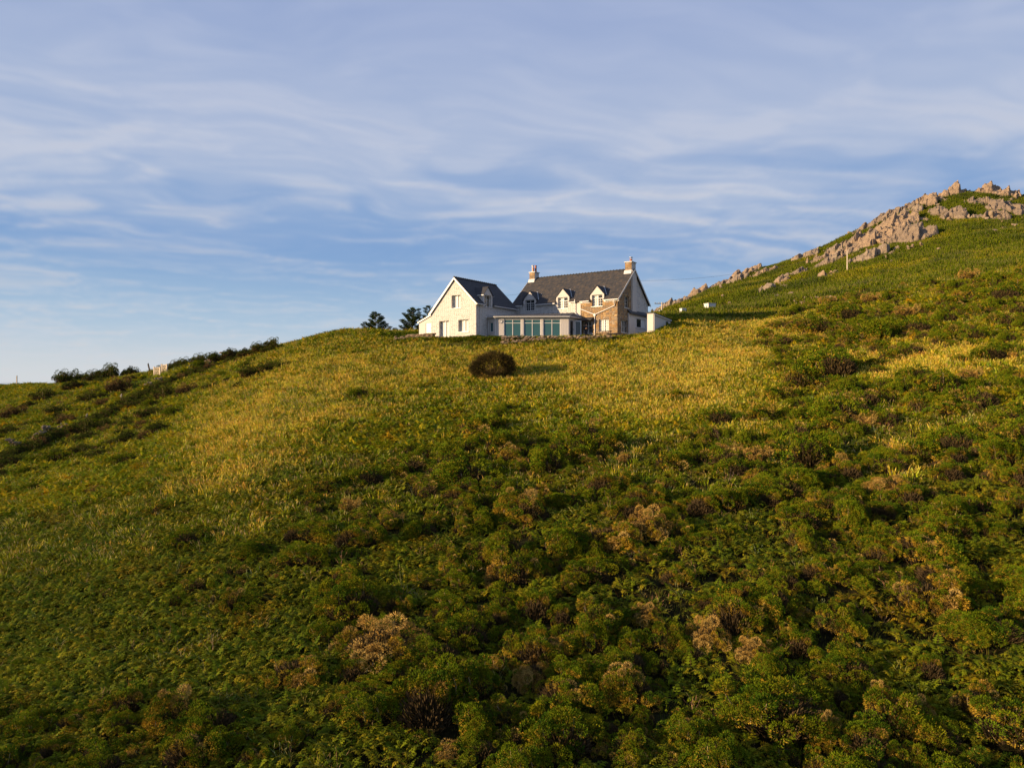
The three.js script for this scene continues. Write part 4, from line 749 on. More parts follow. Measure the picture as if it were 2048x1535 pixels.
// ------------------------------------------------------------------ bracken, meadow grass and short hill grass
{
  const R = rng(501), br = [], brFar = [], gold = [], green = [], hill = [], nearGrass = [], stick = [];
  const BR = [[0.135, 0.180, 0.007], [0.170, 0.205, 0.008], [0.100, 0.150, 0.007], [0.210, 0.195, 0.010]];
  for (const [x, z] of [...jitterGrid(-95, 100, -150, -13, 0.40, R), ...jitterGrid(-42, 42, -52, -13, 0.40, R)]) {
    if (!inView(x, z) || cleared(x, z)) continue;
    const y = height(x, z), g = REGION(x, y, z); if (g.pad > 0.4 || inBush(x, z)) continue;
    const t = fbm2(x * 0.13 + 3, z * 0.13 + 9, 3), q = R(), slopeTurn = R() * 6.283;
    const grassy = Math.max(g.meadow * (0.75 + 0.5 * t), g.dry);
    if (g.front < 0.5 && g.D > 100) continue;
    if (q > grassy * 0.92) {
      if (R() < (g.D > 55 ? 0.62 : 0.8) * (1 - 0.62 * g.gorse * smooth(-0.35, 0.1, fbm2(x * 0.15 + 12, z * 0.15 + 70, 2)))) {
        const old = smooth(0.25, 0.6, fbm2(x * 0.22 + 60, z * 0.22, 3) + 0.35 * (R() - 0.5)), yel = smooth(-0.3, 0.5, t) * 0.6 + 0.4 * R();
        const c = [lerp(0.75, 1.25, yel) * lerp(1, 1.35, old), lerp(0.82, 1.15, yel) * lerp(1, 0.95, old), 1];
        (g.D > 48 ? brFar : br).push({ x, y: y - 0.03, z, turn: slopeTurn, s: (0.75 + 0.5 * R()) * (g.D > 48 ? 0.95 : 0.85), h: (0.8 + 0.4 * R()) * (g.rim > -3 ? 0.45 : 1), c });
      }
      if (g.D < 60 && R() < 0.03) stick.push({ x, y, z, turn: slopeTurn, s: 0.5 + 0.5 * R(), c: [1, 1, 1].map((k) => k * (0.5 + 0.5 * R())) });
    }
  }
  for (const [x, z] of jitterGrid(-80, 75, -118, -36, 0.205, R)) {
    if (!inView(x, z)) continue;
    const y = height(x, z), g = REGION(x, y, z); if (g.pad > 0.75 || inBush(x, z) || (g.front < 0.5 && g.D > 104)) continue;
    const grassy = Math.max(g.meadow, g.dry * 0.7, 0.10 + 0.28 * smooth(0.0, 0.5, fbm2(x * 0.1 + 80, z * 0.1, 3)));
    if (R() > grassy) continue;
    const t = fbm2(x * 0.12, z * 0.12 + 50, 4) + 0.5 * (R() - 0.5), dryness = smooth(-0.42, 0.25, t + 0.5 * g.dry + 0.1);
    const s = { x, y: y - 0.02, z, turn: R() * 6.283, tz: -0.1 * R(), s: 0.75 + 0.6 * R(), h: (0.7 + 0.5 * R()) * (g.rim > -3.2 ? 0.42 : 1), c: [1, 1, 1].map((k) => k * (0.8 + 0.4 * R())) };
    (R() < (0.10 + 0.62 * dryness) * smooth(-0.3, 0.85, Math.max(g.meadow, g.dry)) ? gold : green).push(s);
  }
  for (const [x, z] of jitterGrid(20, 200, -235, -92, 0.62, R)) {
    if (!inView(x, z, 30)) continue;
    const y = height(x, z), g = REGION(x, y, z); if (g.front > 0.6 || g.pad > 0.2) continue;
    const band = fbm2(x * 0.03 + z * 0.012, z * 0.05, 4) + 0.3 * (R() - 0.5), dk = smooth(0.1, 0.55, fbm2(x * 0.05 + 9, z * 0.05 + 5, 4)), hay = smooth(0.05, 0.5, band);
    hill.push({ x, y: y - 0.03, z, turn: R() * 6.283, s: 0.9 + 0.7 * R(), h: 0.7 + 0.5 * R() + 0.5 * dk, c: [lerp(lerp(0.62, 1.05, hay), 0.34, dk), lerp(lerp(0.74, 1.0, hay), 0.46, dk), 0.7] });
  }
  // console.log('bracken', br.length, brFar.length, 'grass', gold.length, green.length, 'hill', hill.length, 'stick', stick.length);
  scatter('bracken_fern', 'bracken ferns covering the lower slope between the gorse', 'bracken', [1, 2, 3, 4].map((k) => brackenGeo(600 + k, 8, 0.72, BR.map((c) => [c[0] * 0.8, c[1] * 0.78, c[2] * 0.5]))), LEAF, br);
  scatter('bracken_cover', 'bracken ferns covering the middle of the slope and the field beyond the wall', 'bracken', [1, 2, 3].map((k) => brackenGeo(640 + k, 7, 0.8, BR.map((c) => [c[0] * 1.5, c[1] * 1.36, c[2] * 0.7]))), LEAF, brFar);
  const GOLD = [[0.51, 0.405, 0.014], [0.57, 0.470, 0.035], [0.43, 0.365, 0.009], [0.30, 0.310, 0.005]], GREEN = [[0.21, 0.250, 0.006], [0.27, 0.295, 0.008], [0.15, 0.195, 0.006]];
  scatter('meadow_grass', 'tall golden summer grass on the slope below the house', 'grass', [1, 2, 3].map((k) => grassGeo(700 + k, 15, 0.52, 0.17, GOLD, 0.45, [0.52, 0.385, 0.07], 0.26, 0.009)), LEAF, gold);
  scatter('green_grass', 'green grass growing through the golden meadow', 'grass', [1, 2].map((k) => grassGeo(720 + k, 16, 0.42, 0.17, GREEN, 0.08, [0.35, 0.28, 0.1], 0.2, 0.011)), LEAF, green);
  scatter('hill_grass', 'short turf and heath on the far hillside under the crags', 'grass', [1, 2].map((k) => grassGeo(740 + k, 16, 0.42, 0.36, [[0.125, 0.145, 0.003], [0.165, 0.165, 0.004], [0.078, 0.104, 0.003]], 0.06, [0.3, 0.22, 0.08], 0.12, 0.035)), LEAF, hill);
  for (const [x, z] of jitterGrid(-42, 42, -52, -13, 0.30, R)) {
    if (!inView(x, z)) continue;
    const y = height(x, z), g = REGION(x, y, z); if (R() > 0.15 + 0.4 * g.gorse || inBush(x, z)) continue;
    nearGrass.push({ x, y: y - 0.02, z, turn: R() * 6.283, s: 0.6 + 0.6 * R(), h: 0.6 + 0.6 * R(), c: [0.8 + 0.5 * R(), 0.8 + 0.35 * R(), 0.9] });
  }
  scatter('rough_grass', 'rough low grass and litter in the gaps between the gorse', 'grass', [1, 2].map((k) => grassGeo(760 + k, 15, 0.34, 0.2, [[0.085, 0.095, 0.008], [0.12, 0.105, 0.016], [0.17, 0.12, 0.03], [0.06, 0.075, 0.007]], 0.03, [0.3, 0.22, 0.08], 0.15, 0.010)), LEAF, nearGrass);
  // dead bramble and fern stalks
  const sg = (seed) => { const q = rng(seed), L = new Leaves(); for (let i = 0; i < 7; i++) { let p = [0.2 * (q() - 0.5), 0, 0.2 * (q() - 0.5)], d = unit([q() - 0.5, 1.1, q() - 0.5]); for (let s = 0; s < 4; s++) { const l = 0.16 + 0.12 * q(), sd = sideOf(d, q); L.kite(p, d, sd, l * 1.15, 0.012, vary([0.36, 0.27, 0.13], q, 0.25), 0.5); p = [p[0] + d[0] * l, p[1] + d[1] * l, p[2] + d[2] * l]; d = unit([d[0] + 0.9 * (q() - 0.5), d[1] - 0.12, d[2] + 0.9 * (q() - 0.5)]); } } return L.build(); };
  scatter('dead_stalks', 'pale dead stalks poking out of the bracken', 'dead stalks', [sg(1), sg(2), sg(3)], BARK, stick);
}

// ------------------------------------------------------------------ crags: each block a stone of its own, all dipping the same way
const blockGeo = (seed, sx = 1, sy = 0.7, sz = 0.8) => {
  const R = rng(seed), P = []; for (let i = 0; i < 16; i++) { const v = ball(R), m = Math.max(Math.abs(v[0]), Math.abs(v[1]), Math.abs(v[2])), k = (0.85 + 0.3 * R()) / (m * 0.9 + Math.hypot(...v) * 0.1); P.push(new THREE.Vector3(v[0] * k * sx * 0.5, v[1] * k * sy * 0.5, v[2] * k * sz * 0.5)); }
  return metreUV(toCreasedNormals(new ConvexGeometry(P), 0.35));
};
const BLOCKS = Array.from({ length: 12 }, (_, k) => blockGeo(800 + k, 1, 0.55 + 0.05 * (k % 5), 0.7 + 0.08 * (k % 4)));
const ROCKS = [M.rock, M.rock.clone(), M.rock.clone()]; ROCKS[1].color = lin(0.82, 0.80, 0.80); ROCKS[2].color = lin(1.08, 1.0, 0.92);
// a rib of bedrock: a patch of ground heaved up into jointed slabs that all dip one way
function bedrock(u, v, D, hw, hh, size, origin, seed) {
  const c = onGround(u, v, D * 0.8, D * 1.14), rx = hw / FPX * -c[2], rz = Math.max(2.2, hh / FPX * -c[2] * 1.7), R = rng(seed), st = clamp(rx / 26, 0.3, 0.55), P = [], rows = [];
  const cell = new Map(), cellAt = (i, j, s) => { const k = i + ',' + j + ',' + s; if (!cell.has(k)) { const q = rng((i * 73856093) ^ (j * 19349663) ^ (s * 83492791) ^ seed); cell.set(k, [q(), q(), q(), q(), q()]); } return cell.get(k); };
  const joint = (x, z, L, s) => { // nearest block of a slanting net of joints
    const a = (x * 0.86 + z * 0.5) / (L * 0.62), b = (z * 0.86 - x * 0.5) / (L * 1.25), ia = Math.floor(a), ib = Math.floor(b); let best = 9, out = null;
    for (let j = -1; j <= 1; j++) for (let i = -1; i <= 1; i++) { const q = cellAt(ia + i, ib + j, s), da = ia + i + 0.5 + 0.8 * (q[0] - 0.5) - a, db = ib + j + 0.5 + 0.8 * (q[1] - 0.5) - b, d = da * da + db * db; if (d < best) { best = d; out = [q, da * L * 0.62, db * L * 1.25]; } }
    return out;
  };
  const top = (x, z) => {
    const dx = (x - c[0]) / rx, dz = (z - c[2]) / rz, rho = dx * dx + dz * dz, n = fbm2(x * 0.22 + seed % 97, z * 0.22, 3);
    const [q, da, db] = joint(x, z, size * 1.75, 1), [w, ea, eb] = joint(x + 40, z, size * 0.6, 2);
    const rise = size * (0.50 * (1 - rho) + 0.40 * n) + size * 0.60 * (q[2] - 0.5) - da * (0.20 + 0.25 * q[3]) + db * 0.3 * (q[4] - 0.5) + size * 0.16 * (w[2] - 0.5) - ea * 0.25;
    return height(x, z) + Math.max(-1.2, rise - 2.2 * size * smooth(0.75, 1.25, rho));
  };
  for (let z = c[2] - rz * 1.1; z <= c[2] + rz * 1.1; z += st) { const row = []; for (let x = c[0] - rx * 1.1; x <= c[0] + rx * 1.1; x += st) { const jx = x + st * 0.6 * (R() - 0.5), jz = z + st * 0.6 * (R() - 0.5); row.push([jx - origin.x, top(jx, jz) - origin.y, jz - origin.z]); } rows.push(row); }
  for (let j = 1; j < rows.length; j++) for (let i = 1; i < rows[0].length; i++) { const a = rows[j - 1][i - 1], b = rows[j - 1][i], d = rows[j][i - 1], e = rows[j][i]; P.push(...a, ...d, ...b, ...b, ...d, ...e); }
  const g = new THREE.BufferGeometry(); g.setAttribute('position', new THREE.Float32BufferAttribute(P, 3)); g.computeVertexNormals(); return metreUV(g);
}
{
  const R = rng(901);
  for (const c of CRAGS) {
    const p0 = at(...c.spots[0].slice(0, 3)), small = c.spots[0][6] < 1;
    const o = thing(small ? 'ruined_wall' : 'rock_outcrop', c.label, small ? 'wall' : 'crag', [p0[0], height(p0[0], p0[2]), p0[2]]);
    if (!small) for (const [u, v, D, hw, hh, n, size] of c.spots) part('bedrock', bedrock(u, v, D, hw * 1.3, hh * 1.5, size, o.position, 7 + Math.floor(R() * 1e6)), pick(R, ROCKS), o);
    for (const [u, v, D, hw, hh, n0, size0] of c.spots) for (let i = 0, n = small ? n0 : n0 * 0.3, size = small ? size0 : size0 * 0.5; i < n; i++) {
      const uu = u + hw * (R() + R() - 1) * 1.1, vv = v + hh * (R() + R() - 1) * 1.1, q = onGround(uu, vv, D * 0.8, D * 1.14), s = size * (0.45 + 0.85 * R() * R() + 0.25 * R());
      const b = part('boulder', pick(R, BLOCKS), pick(R, ROCKS), o);
      b.scale.set(s * (1.0 + 0.9 * R()), s * (0.45 + 0.4 * R()), s * (0.7 + 0.5 * R()));
      b.rotation.set(0.25 + 0.5 * (R() - 0.5), 0.35 + (R() - 0.5) * 0.9, -0.85 + 0.55 * (R() - 0.5), 'YXZ');
      b.position.set(q[0] - o.position.x, q[1] + s * 0.10 - o.position.y, q[2] - o.position.z);
    }
  }
  // single stones lying in the far turf
  for (const [u, v, w] of [[1877, 500, 9], [1838, 453, 12], [2008, 458, 9], [1990, 463, 9], [2030, 452, 9], [1568, 574, 10], [1580, 590, 12], [1553, 594, 10], [1700, 462, 9], [1972, 440, 11], [1446, 593, 8], [1458, 607, 7]]) {
    const q = onGround(u, v, 95, 240), s = 1.2 * w / FPX * -q[2], b = shade(new THREE.Mesh(pick(R, BLOCKS), pick(R, ROCKS)));
    b.name = numbered('field_stone'); b.scale.set(s, s * 0.8, s); b.rotation.set(0.2, R() * 6, -0.4); b.position.set(q[0], q[1] + s * 0.15, q[2]); scene.add(b);
    tag(b, 'single pale stone lying in the turf of the far hillside', 'stone', 'single stones in the far turf');
  }
}
// ------------------------------------------------------------------ field wall on its bank, terrace wall and garden wall
const WALLSTONE = Array.from({ length: 8 }, (_, k) => blockGeo(860 + k, 1, 0.6, 0.75));
function dryWall(name, label, line, hgt, thick, keep, gaps, size, seed, base = height) {
  const R = rng(seed), o = thing(name, label, 'wall', [line[0][0], height(line[0][0], line[0][1]), line[0][1]]);
  for (let i = 1; i < line.length; i++) {
    const [ax, az] = line[i - 1], [bx, bz] = line[i], L = Math.hypot(bx - ax, bz - az), yaw = Math.atan2(-(bz - az), bx - ax);
    for (let y = 0; y < hgt; y += size * 0.52) for (let d = 0; d < L; d += size * (0.7 + 0.4 * R())) {
      const t = d / L, x = lerp(ax, bx, t), z = lerp(az, bz, t); if (R() > keep || gaps(x, z)) continue;
      for (const side of thick > 0.2 ? [-1, 1] : [1]) {
        const s = size * (0.7 + 0.6 * R()), b = part('stone', pick(R, WALLSTONE), pick(R, ROCKS), o), off = side * thick / 2;
        b.scale.set(s * 1.25, s * 1.0, s * 1.0); b.rotation.set((R() - 0.5) * 0.4, yaw + (R() - 0.5) * 0.5, (R() - 0.5) * 0.35, 'YXZ');
        b.position.set(x + Math.sin(yaw) * off - o.position.x, base(x, z) + y + s * 0.22 - o.position.y, z + Math.cos(yaw) * off - o.position.z);
      }
    }
  }
  return o;
}
{
  dryWall('field_wall', 'tumbled drystone field wall on a turf bank running down the slope', BANK.slice(1), 0.5, 0.5, 0.3, (x, z) => { const [u] = toPx(x, 0, z); return !((u > 70 && u < 135) || (u > 290 && u < 330) || (u > 375 && u < 470) || (u > 20 && u < 40)); }, 0.42, 31);
  const tw = [[-9.2, 10.9], [-7.0, 9.3], [-4.0, 7.5], [-0.6, 6.1], [1.8, 4.9]].map(([a, b]) => fromHouse(a, b));
  dryWall('terrace_wall', 'rough drystone terrace wall in front of the house', tw, 0.85, 0.1, 0.8, () => false, 0.36, 32, (x, z) => Math.min(height(x, z), 4.55));
  dryWall('garden_wall', 'low garden wall in front of the white lean-to', [[-24.3, 10.6], [-22.2, 11.0], [-19.2, 11.3]].map(([a, b]) => fromHouse(a, b)), 0.62, 0.3, 0.97, () => false, 0.30, 33);
  dryWall('broken_wall', 'broken bit of drystone wall below the wing', [[792, 690, 88], [812, 690, 88]].map((q) => { const p = at(...q); return [p[0], p[2]]; }), 0.7, 0.2, 0.9, () => false, 0.34, 34);
}
// ------------------------------------------------------------------ scrub along the terrace edge and around the mound
{
  const R = rng(951), list = [], hedge = [];
  const line = [[-26, 9.5], [-21, 12.6], [-14, 12.3], [-11.5, 10.9], [-8.5, 9.8]].map(([a, b]) => fromHouse(a, b));
  for (let i = 1; i < line.length; i++) for (let d = 0; d < 60; d++) { const t = R(), x = lerp(line[i - 1][0], line[i][0], t) + 1.3 * (R() - 0.5), z = lerp(line[i - 1][1], line[i][1], t) + 1.3 * (R() - 0.5); list.push({ x, y: height(x, z) - 0.05, z, turn: R() * 6.28, s: 0.5 + 0.3 * R(), h: 0.5 + 0.25 * R(), c: [0.7 + 0.3 * R(), 0.75 + 0.2 * R(), 0.8] }); }
  for (let k = 0; k < 900; k++) { const u = 560 + 290 * R(), v = 655 + 42 * R(), p = onGround(u, v, 70, 112); list.push({ x: p[0], y: p[1] - 0.05, z: p[2], turn: R() * 6.28, s: 0.6 + 0.5 * R(), h: 0.7 + 0.4 * R(), c: [0.95 + 0.4 * R(), 0.95 + 0.25 * R(), 0.8] }); }
  for (const [a, b] of [[-20, 12.6], [-17.5, 12.6], [-15, 12.4], [-12.6, 11.6], [-24.2, 12.2]]) for (let k = 0; k < 6; k++) { const [x, z] = fromHouse(a + 2.2 * (R() - 0.5), b + 0.8 * (R() - 0.5)); hedge.push({ x, y: height(x, z) - 0.25, z, turn: R() * 6.28, s: 0.4 + 0.2 * R(), h: 0.6, c: [0.8, 0.85, 0.8] }); }
  scatter('bramble_scrub', 'bramble and fern growing along the terrace edge and over the mound', 'scrub', [1, 2].map((k) => brackenGeo(660 + k, 8, 0.85, [[0.105, 0.150, 0.008], [0.14, 0.175, 0.009], [0.07, 0.11, 0.007]])), LEAF, list);
  const g = gorseGeo(4242, { heads: 26, shoots: 120, brown: 0.15, sw: 0.045, sl: 0.12 });
  scatter('terrace_hedge', 'dark scrubby hedge along the terrace edge below the wing', 'hedge', [g.green], NEEDLE, hedge); scatter('terrace_hedge', 'dark scrubby hedge along the terrace edge below the wing', 'hedge', [g.dry], NEEDLE, hedge);
}
// ------------------------------------------------------------------ the round bush in the meadow
{
  const R = rng(333), p = onGround(985, 757, 40, 95), r = 40 / FPX * -p[2], L = new Leaves(), S = new Leaves(), o = thing('round_bush', 'round dark twiggy bush standing alone in the golden meadow', 'bush', [p[0], p[1] - 0.1, p[2]]);
  for (let i = 0; i < 13000; i++) {
    const v = unit(ball(R)); if (v[1] < -0.75) continue;
    const k = (0.55 + 0.42 * Math.sqrt(R())) * (1 + 0.12 * n3(v[0] * 1.6, v[1] * 1.6, v[2] * 1.6)), c = [v[0] * r * k * 1.05 + 0.12 * v[1] * r, r * 0.62 + v[1] * r * 0.68 * k, v[2] * r * k];
    const d = unit([v[0] + 0.8 * (R() - 0.5), v[1] + 0.25 + 0.6 * (R() - 0.5), v[2] + 0.8 * (R() - 0.5)]);
    L.kite(c, d, sideOf(d, R), 0.30 + 0.25 * R(), 0.024, vary(pick(R, [[0.050, 0.036, 0.012], [0.070, 0.048, 0.016], [0.036, 0.032, 0.010]]), R, 0.3), 0.5);
  }
  for (let i = 0; i < 260; i++) { const v = unit([ball(R)[0], Math.abs(ball(R)[1]) + 0.2, ball(R)[2]]); S.kite([v[0] * 0.1, 0, v[2] * 0.1], v, sideOf(v, R), r * 1.05 * (0.8 + 0.3 * R()), 0.05, vary([0.10, 0.07, 0.035], R), 0.2); }
  part('twigs', L.build(), NEEDLE, o); part('stems', S.build(), BARK, o);
}
// ------------------------------------------------------------------ wind-shaped conifers behind the wing
function conifer(label, u, vTop, D, hgt, spread, seed, lean = 0.15) {
  const R = rng(seed), top = at(u, vTop, D), y0 = Math.min(height(top[0], top[2]), top[1] - hgt), H = top[1] - y0, o = thing('conifer_tree', label, 'tree', [top[0], y0, top[2]], 0, null);
  const F = new Leaves(), B = [rod([0, -0.3, 0], [lean * H * 0.5, H * 0.97, 0], 0.13, 0.03, 7)];
  for (let i = 0; i < 34; i++) {
    const t = 0.08 + 0.90 * (i / 34), az = i * 2.4 + R(), len = spread * (1.12 - t) * (0.65 + 0.6 * R()) + 0.22, b0 = [lean * H * 0.5 * t, H * t, 0], el = 0.05 + 0.55 * t;
    let p = b0, d = unit([Math.cos(az) * Math.cos(el) + 0.12, Math.sin(el) * 0.7, Math.sin(az) * Math.cos(el)]);
    const n = Math.max(3, Math.round(len / 0.28));
    for (let s = 0; s < n; s++) {
      const q = [p[0] + d[0] * len / n, p[1] + d[1] * len / n, p[2] + d[2] * len / n]; B.push(rod(p, q, 0.04 * (1 - s / n) + 0.012, 0.04 * (1 - (s + 1) / n) + 0.01, 4));
      if (s > 0) for (let k = 0; k < 120; k++) { const w = ball(R), c = [q[0] + w[0] * 0.30, q[1] + 0.05 + w[1] * 0.13, q[2] + w[2] * 0.30], dd = unit([w[0] + d[0], 0.35 + 0.7 * R(), w[2] + d[2]]); F.kite(c, dd, sideOf(dd, R), 0.17 + 0.08 * R(), 0.035, vary(pick(R, [[0.022, 0.042, 0.014], [0.032, 0.052, 0.014], [0.042, 0.058, 0.014]]), R, 0.3), 0.5); }
      p = q; d = unit([d[0], d[1] + 0.10, d[2]]);
    }
  }
  part('trunk', mergeGeometries(B.map((g) => { g.deleteAttribute('uv'); return g; })), M.darkwood, o); part('crown', F.build(), NEEDLE, o);
}
conifer('small flat tiered conifer standing alone on the mound crest', 750, 627, 108, 4.0, 2.0, 41, 0.02);
conifer('broad conifer with tiered branches behind the white lean-to', 823, 618, 108, 5.0, 2.7, 42, 0.1);
conifer('conifer half hidden behind the steep gable roof', 856, 614, 112, 5.6, 2.2, 43, 0.1);
// ------------------------------------------------------------------ posts, gates, poles and wire
{
  const R = rng(61);
  const post = (label, u, vt, vb, D, r, mat = M.wood, lean = 0, group = null, name = 'fence_post') => {
    const b = at(u, vb, D), y = height(b[0], b[2]), t = at(u, vt, D), h = Math.max(0.5, t[1] - y), g = new RoundedBoxGeometry(2 * r, h + 0.4, 2 * r, 1, r * 0.35).translate(0, h / 2 - 0.2, 0);
    const pa = g.attributes.position; for (let i = 0; i < pa.count; i++) { const k = 1 - 0.15 * clamp(pa.getY(i) / h), top = pa.getY(i) > h * 0.9 ? 0.06 * Math.sign(pa.getX(i)) : 0; pa.setXYZ(i, pa.getX(i) * k, pa.getY(i) + top, pa.getZ(i) * k); }
    g.computeVertexNormals();
    const m = single(name, metreUV(g), mat, label, 'fence post', group); m.position.set(b[0], y, b[2]); m.rotation.set(0, R(), lean); return m;
  };
  post('leaning pale timber post at the top of the turf bank', 172, 827, 851, 80, 0.075, M.wood, -0.08);
  post('upright weathered post on the bank below the thorn bushes', 242, 801, 821, 86, 0.07);
  post('short dark post in the bracken above the bank', 297, 782, 796, 92, 0.065);
  post('thick pale post on the bank between wall stones and gate', 396, 752, 770, 97, 0.11, M.wood, -0.04);
  post('tiny post on the skyline of the far field', 33, 751, 766, 138, 0.09);
  post('dark leaning pole rising above the bushes behind the gate', 301, 726, 747, 112, 0.11, M.darkwood, 0.22);
  for (const [u, a, b] of [[346, 744, 754], [361, 745, 755], [378, 745, 756], [393, 746, 757], [411, 745, 756], [420, 741, 755], [446, 731, 748], [500, 704, 716], [456, 728, 742]]) post('slim fence post in the line running on from the gate', u, a, b, 101, 0.06, M.wood, 0.05 * (R() - 0.5), 'slim fence posts in line with the gate');
  // two five-bar gates meeting at a post
  const gate = (label, u0, u1, vt, D, turn) => {
    const a = at(u0, vt, D), w = (u1 - u0) / FPX * D / Math.cos(turn) * 1.0, y = height(a[0], a[2]), o = thing('field_gate', label, 'gate', [a[0], y, a[2]], turn), H = Math.max(1.15, a[1] - y);
    for (let k = 0; k < 5; k++) part('bar', box(0.06, w - 0.06, H * (0.16 + 0.195 * k), H * (0.16 + 0.195 * k) + 0.10, -0.02, 0.02, 0.008), M.wood, o);
    for (const x of [0, w - 0.08]) part('stile', box(x, x + 0.09, H * 0.1, H * 1.02, -0.045, 0.045, 0.01), M.wood, o);
    part('brace', rod([0.08, H * 0.2, 0.035], [w - 0.08, H * 0.95, 0.035], 0.035, 0.035, 4), M.wood, o);
    for (const x of [-0.1, w + 0.1]) part('gate_post', box(x - 0.08, x + 0.08, -0.5, H + 0.12, -0.08, 0.08, 0.02), M.wood, o);
  };
  gate('wider weathered timber gate of five bars in the field corner', 309, 321, 740, 101, -0.35);
  gate('narrow weathered timber gate beside the wider one in the field corner', 324, 334, 738, 102, -0.35);
  // poles
  const pole = (label, u, vt, D, h, arm) => {
    const t = at(u, vt, D), o = thing('utility_pole', label, 'pole', [t[0], t[1] - h, t[2]]);
    part('shaft', rod([0, 0, 0], [0, h, 0], 0.16, 0.11, 10), M.wood, o);
    if (arm) { part('crossarm', box(-1.5, 0.5, h - 0.35, h - 0.2, -0.07, 0.07, 0.02), M.darkwood, o); for (const x of [-1.4, -0.6, 0.35]) part('insulator', new THREE.LatheGeometry([[0, 0], [0.07, 0], [0.05, 0.08], [0.09, 0.12], [0.05, 0.2], [0, 0.24]].map((p) => new THREE.Vector2(...p)), 8).translate(x, h - 0.2, 0), M.metal, o); part('transformer', box(-0.62, -0.16, h - 2.6, h - 1.6, -0.25, 0.25, 0.05), M.white, o); }
    else part('cap', rod([0, h, 0], [0, h + 0.05, 0], 0.12, 0.06, 10), M.metal, o);
    return [t[0], t[1], t[2]];
  };
  const a = pole('tall bare wooden pole on the hillside in front of the crag', 1695, 501, 152, 8.2, false), b = pole('wooden pole with crossarm and white transformer behind the outbuilding', 1324, 604, 150, 7.4, true);
  const c = new THREE.Vector3(...at(1270, 561, 175)), d = new THREE.Vector3(a[0], a[1] - 0.15, a[2]), pts = [];
  for (let i = 0; i <= 40; i++) { const t = i / 40, q = c.clone().lerp(d, t); q.y -= 4 * 1.6 * t * (1 - t) - 0; pts.push(q); }
  pts.unshift(c.clone().lerp(d, -0.8).setY(c.y - 1.5));
  single('power_line', new THREE.TubeGeometry(new THREE.CatmullRomCurve3(pts), 90, 0.02, 5), M.black, 'thin overhead wire sagging from the tall pole towards the house', 'wire');
  // white boxes in the grass
  for (const [label, u, v, w, h, D] of [['larger white lidded box in the long grass behind the outbuilding', 1420, 617, 19, 9, 128], ['smaller white lidded box in the long grass behind the outbuilding', 1366, 625, 11, 6, 122]]) {
    const p = onGround(u, v, 100, 150), W = w / FPX * -p[2], H = h / FPX * -p[2] + 0.2, o = thing('storage_tank', label, 'box', [p[0], p[1] - 0.1, p[2]], 0.45);
    part('body', new RoundedBoxGeometry(W, H, W * 0.7, 2, 0.05).translate(0, H / 2, 0), M.white, o); part('lid', new RoundedBoxGeometry(W * 1.08, 0.12, W * 0.78, 2, 0.04).translate(0, H + 0.03, 0), M.white, o);
  }
}
// ------------------------------------------------------------------ picnic table and the person on the terrace
{
  const [x, z] = fromHouse(-1.15, 1.25), o = thing('picnic_table', 'wooden picnic table with attached benches below the stone bay window', 'table', [x, HOUSE_Y, z], -HT);
  for (let k = 0; k < 5; k++) part('top_plank', box(-0.95, 0.95, 0.70, 0.745, -0.36 + k * 0.148, -0.36 + k * 0.148 + 0.135, 0.008), M.oldwood, o);
  for (const s of [-1, 1]) for (let k = 0; k < 2; k++) part('bench_plank', box(-0.95, 0.95, 0.42, 0.46, s * 0.72 - 0.14 + k * 0.145, s * 0.72 - 0.14 + k * 0.145 + 0.135, 0.008), M.oldwood, o);
  for (const s of [-1, 1]) { part('leg', rod([s * 0.7, 0, 0.62], [s * 0.7, 0.7, 0.2], 0.04, 0.04, 4), M.oldwood, o); part('leg', rod([s * 0.7, 0, -0.62], [s * 0.7, 0.7, -0.2], 0.04, 0.04, 4), M.oldwood, o); part('crossbar', box(s * 0.7 - 0.03, s * 0.7 + 0.03, 0.34, 0.42, -0.82, 0.82), M.oldwood, o); part('brace', rod([s * 0.65, 0.40, 0], [s * 0.1, 0.69, 0], 0.03, 0.03, 4), M.oldwood, o); }
}
function fieldMesh(res, lo, size, sdf) {      // surface of a signed distance field
  const mc = new MarchingCubes(res, new THREE.MeshBasicMaterial(), false, false, 200000); mc.isolation = 0;
  for (let k = 0; k < res; k++) for (let j = 0; j < res; j++) for (let i = 0; i < res; i++) { const p = [i, j, k].map((q, n) => lo[n] + (q / (res / 2) - 1 + 1) / 2 * size); mc.field[k * res * res + j * res + i] = -sdf(p); }
  mc.update(); const n = mc.count, g = new THREE.BufferGeometry(), P = new Float32Array(n * 3);
  for (let i = 0; i < n; i++) for (let a = 0; a < 3; a++) P[i * 3 + a] = lo[a] + (mc.positionArray[i * 3 + a] + 1) / 2 * size;
  g.setAttribute('position', new THREE.BufferAttribute(P, 3)); g.computeVertexNormals(); return g;
}
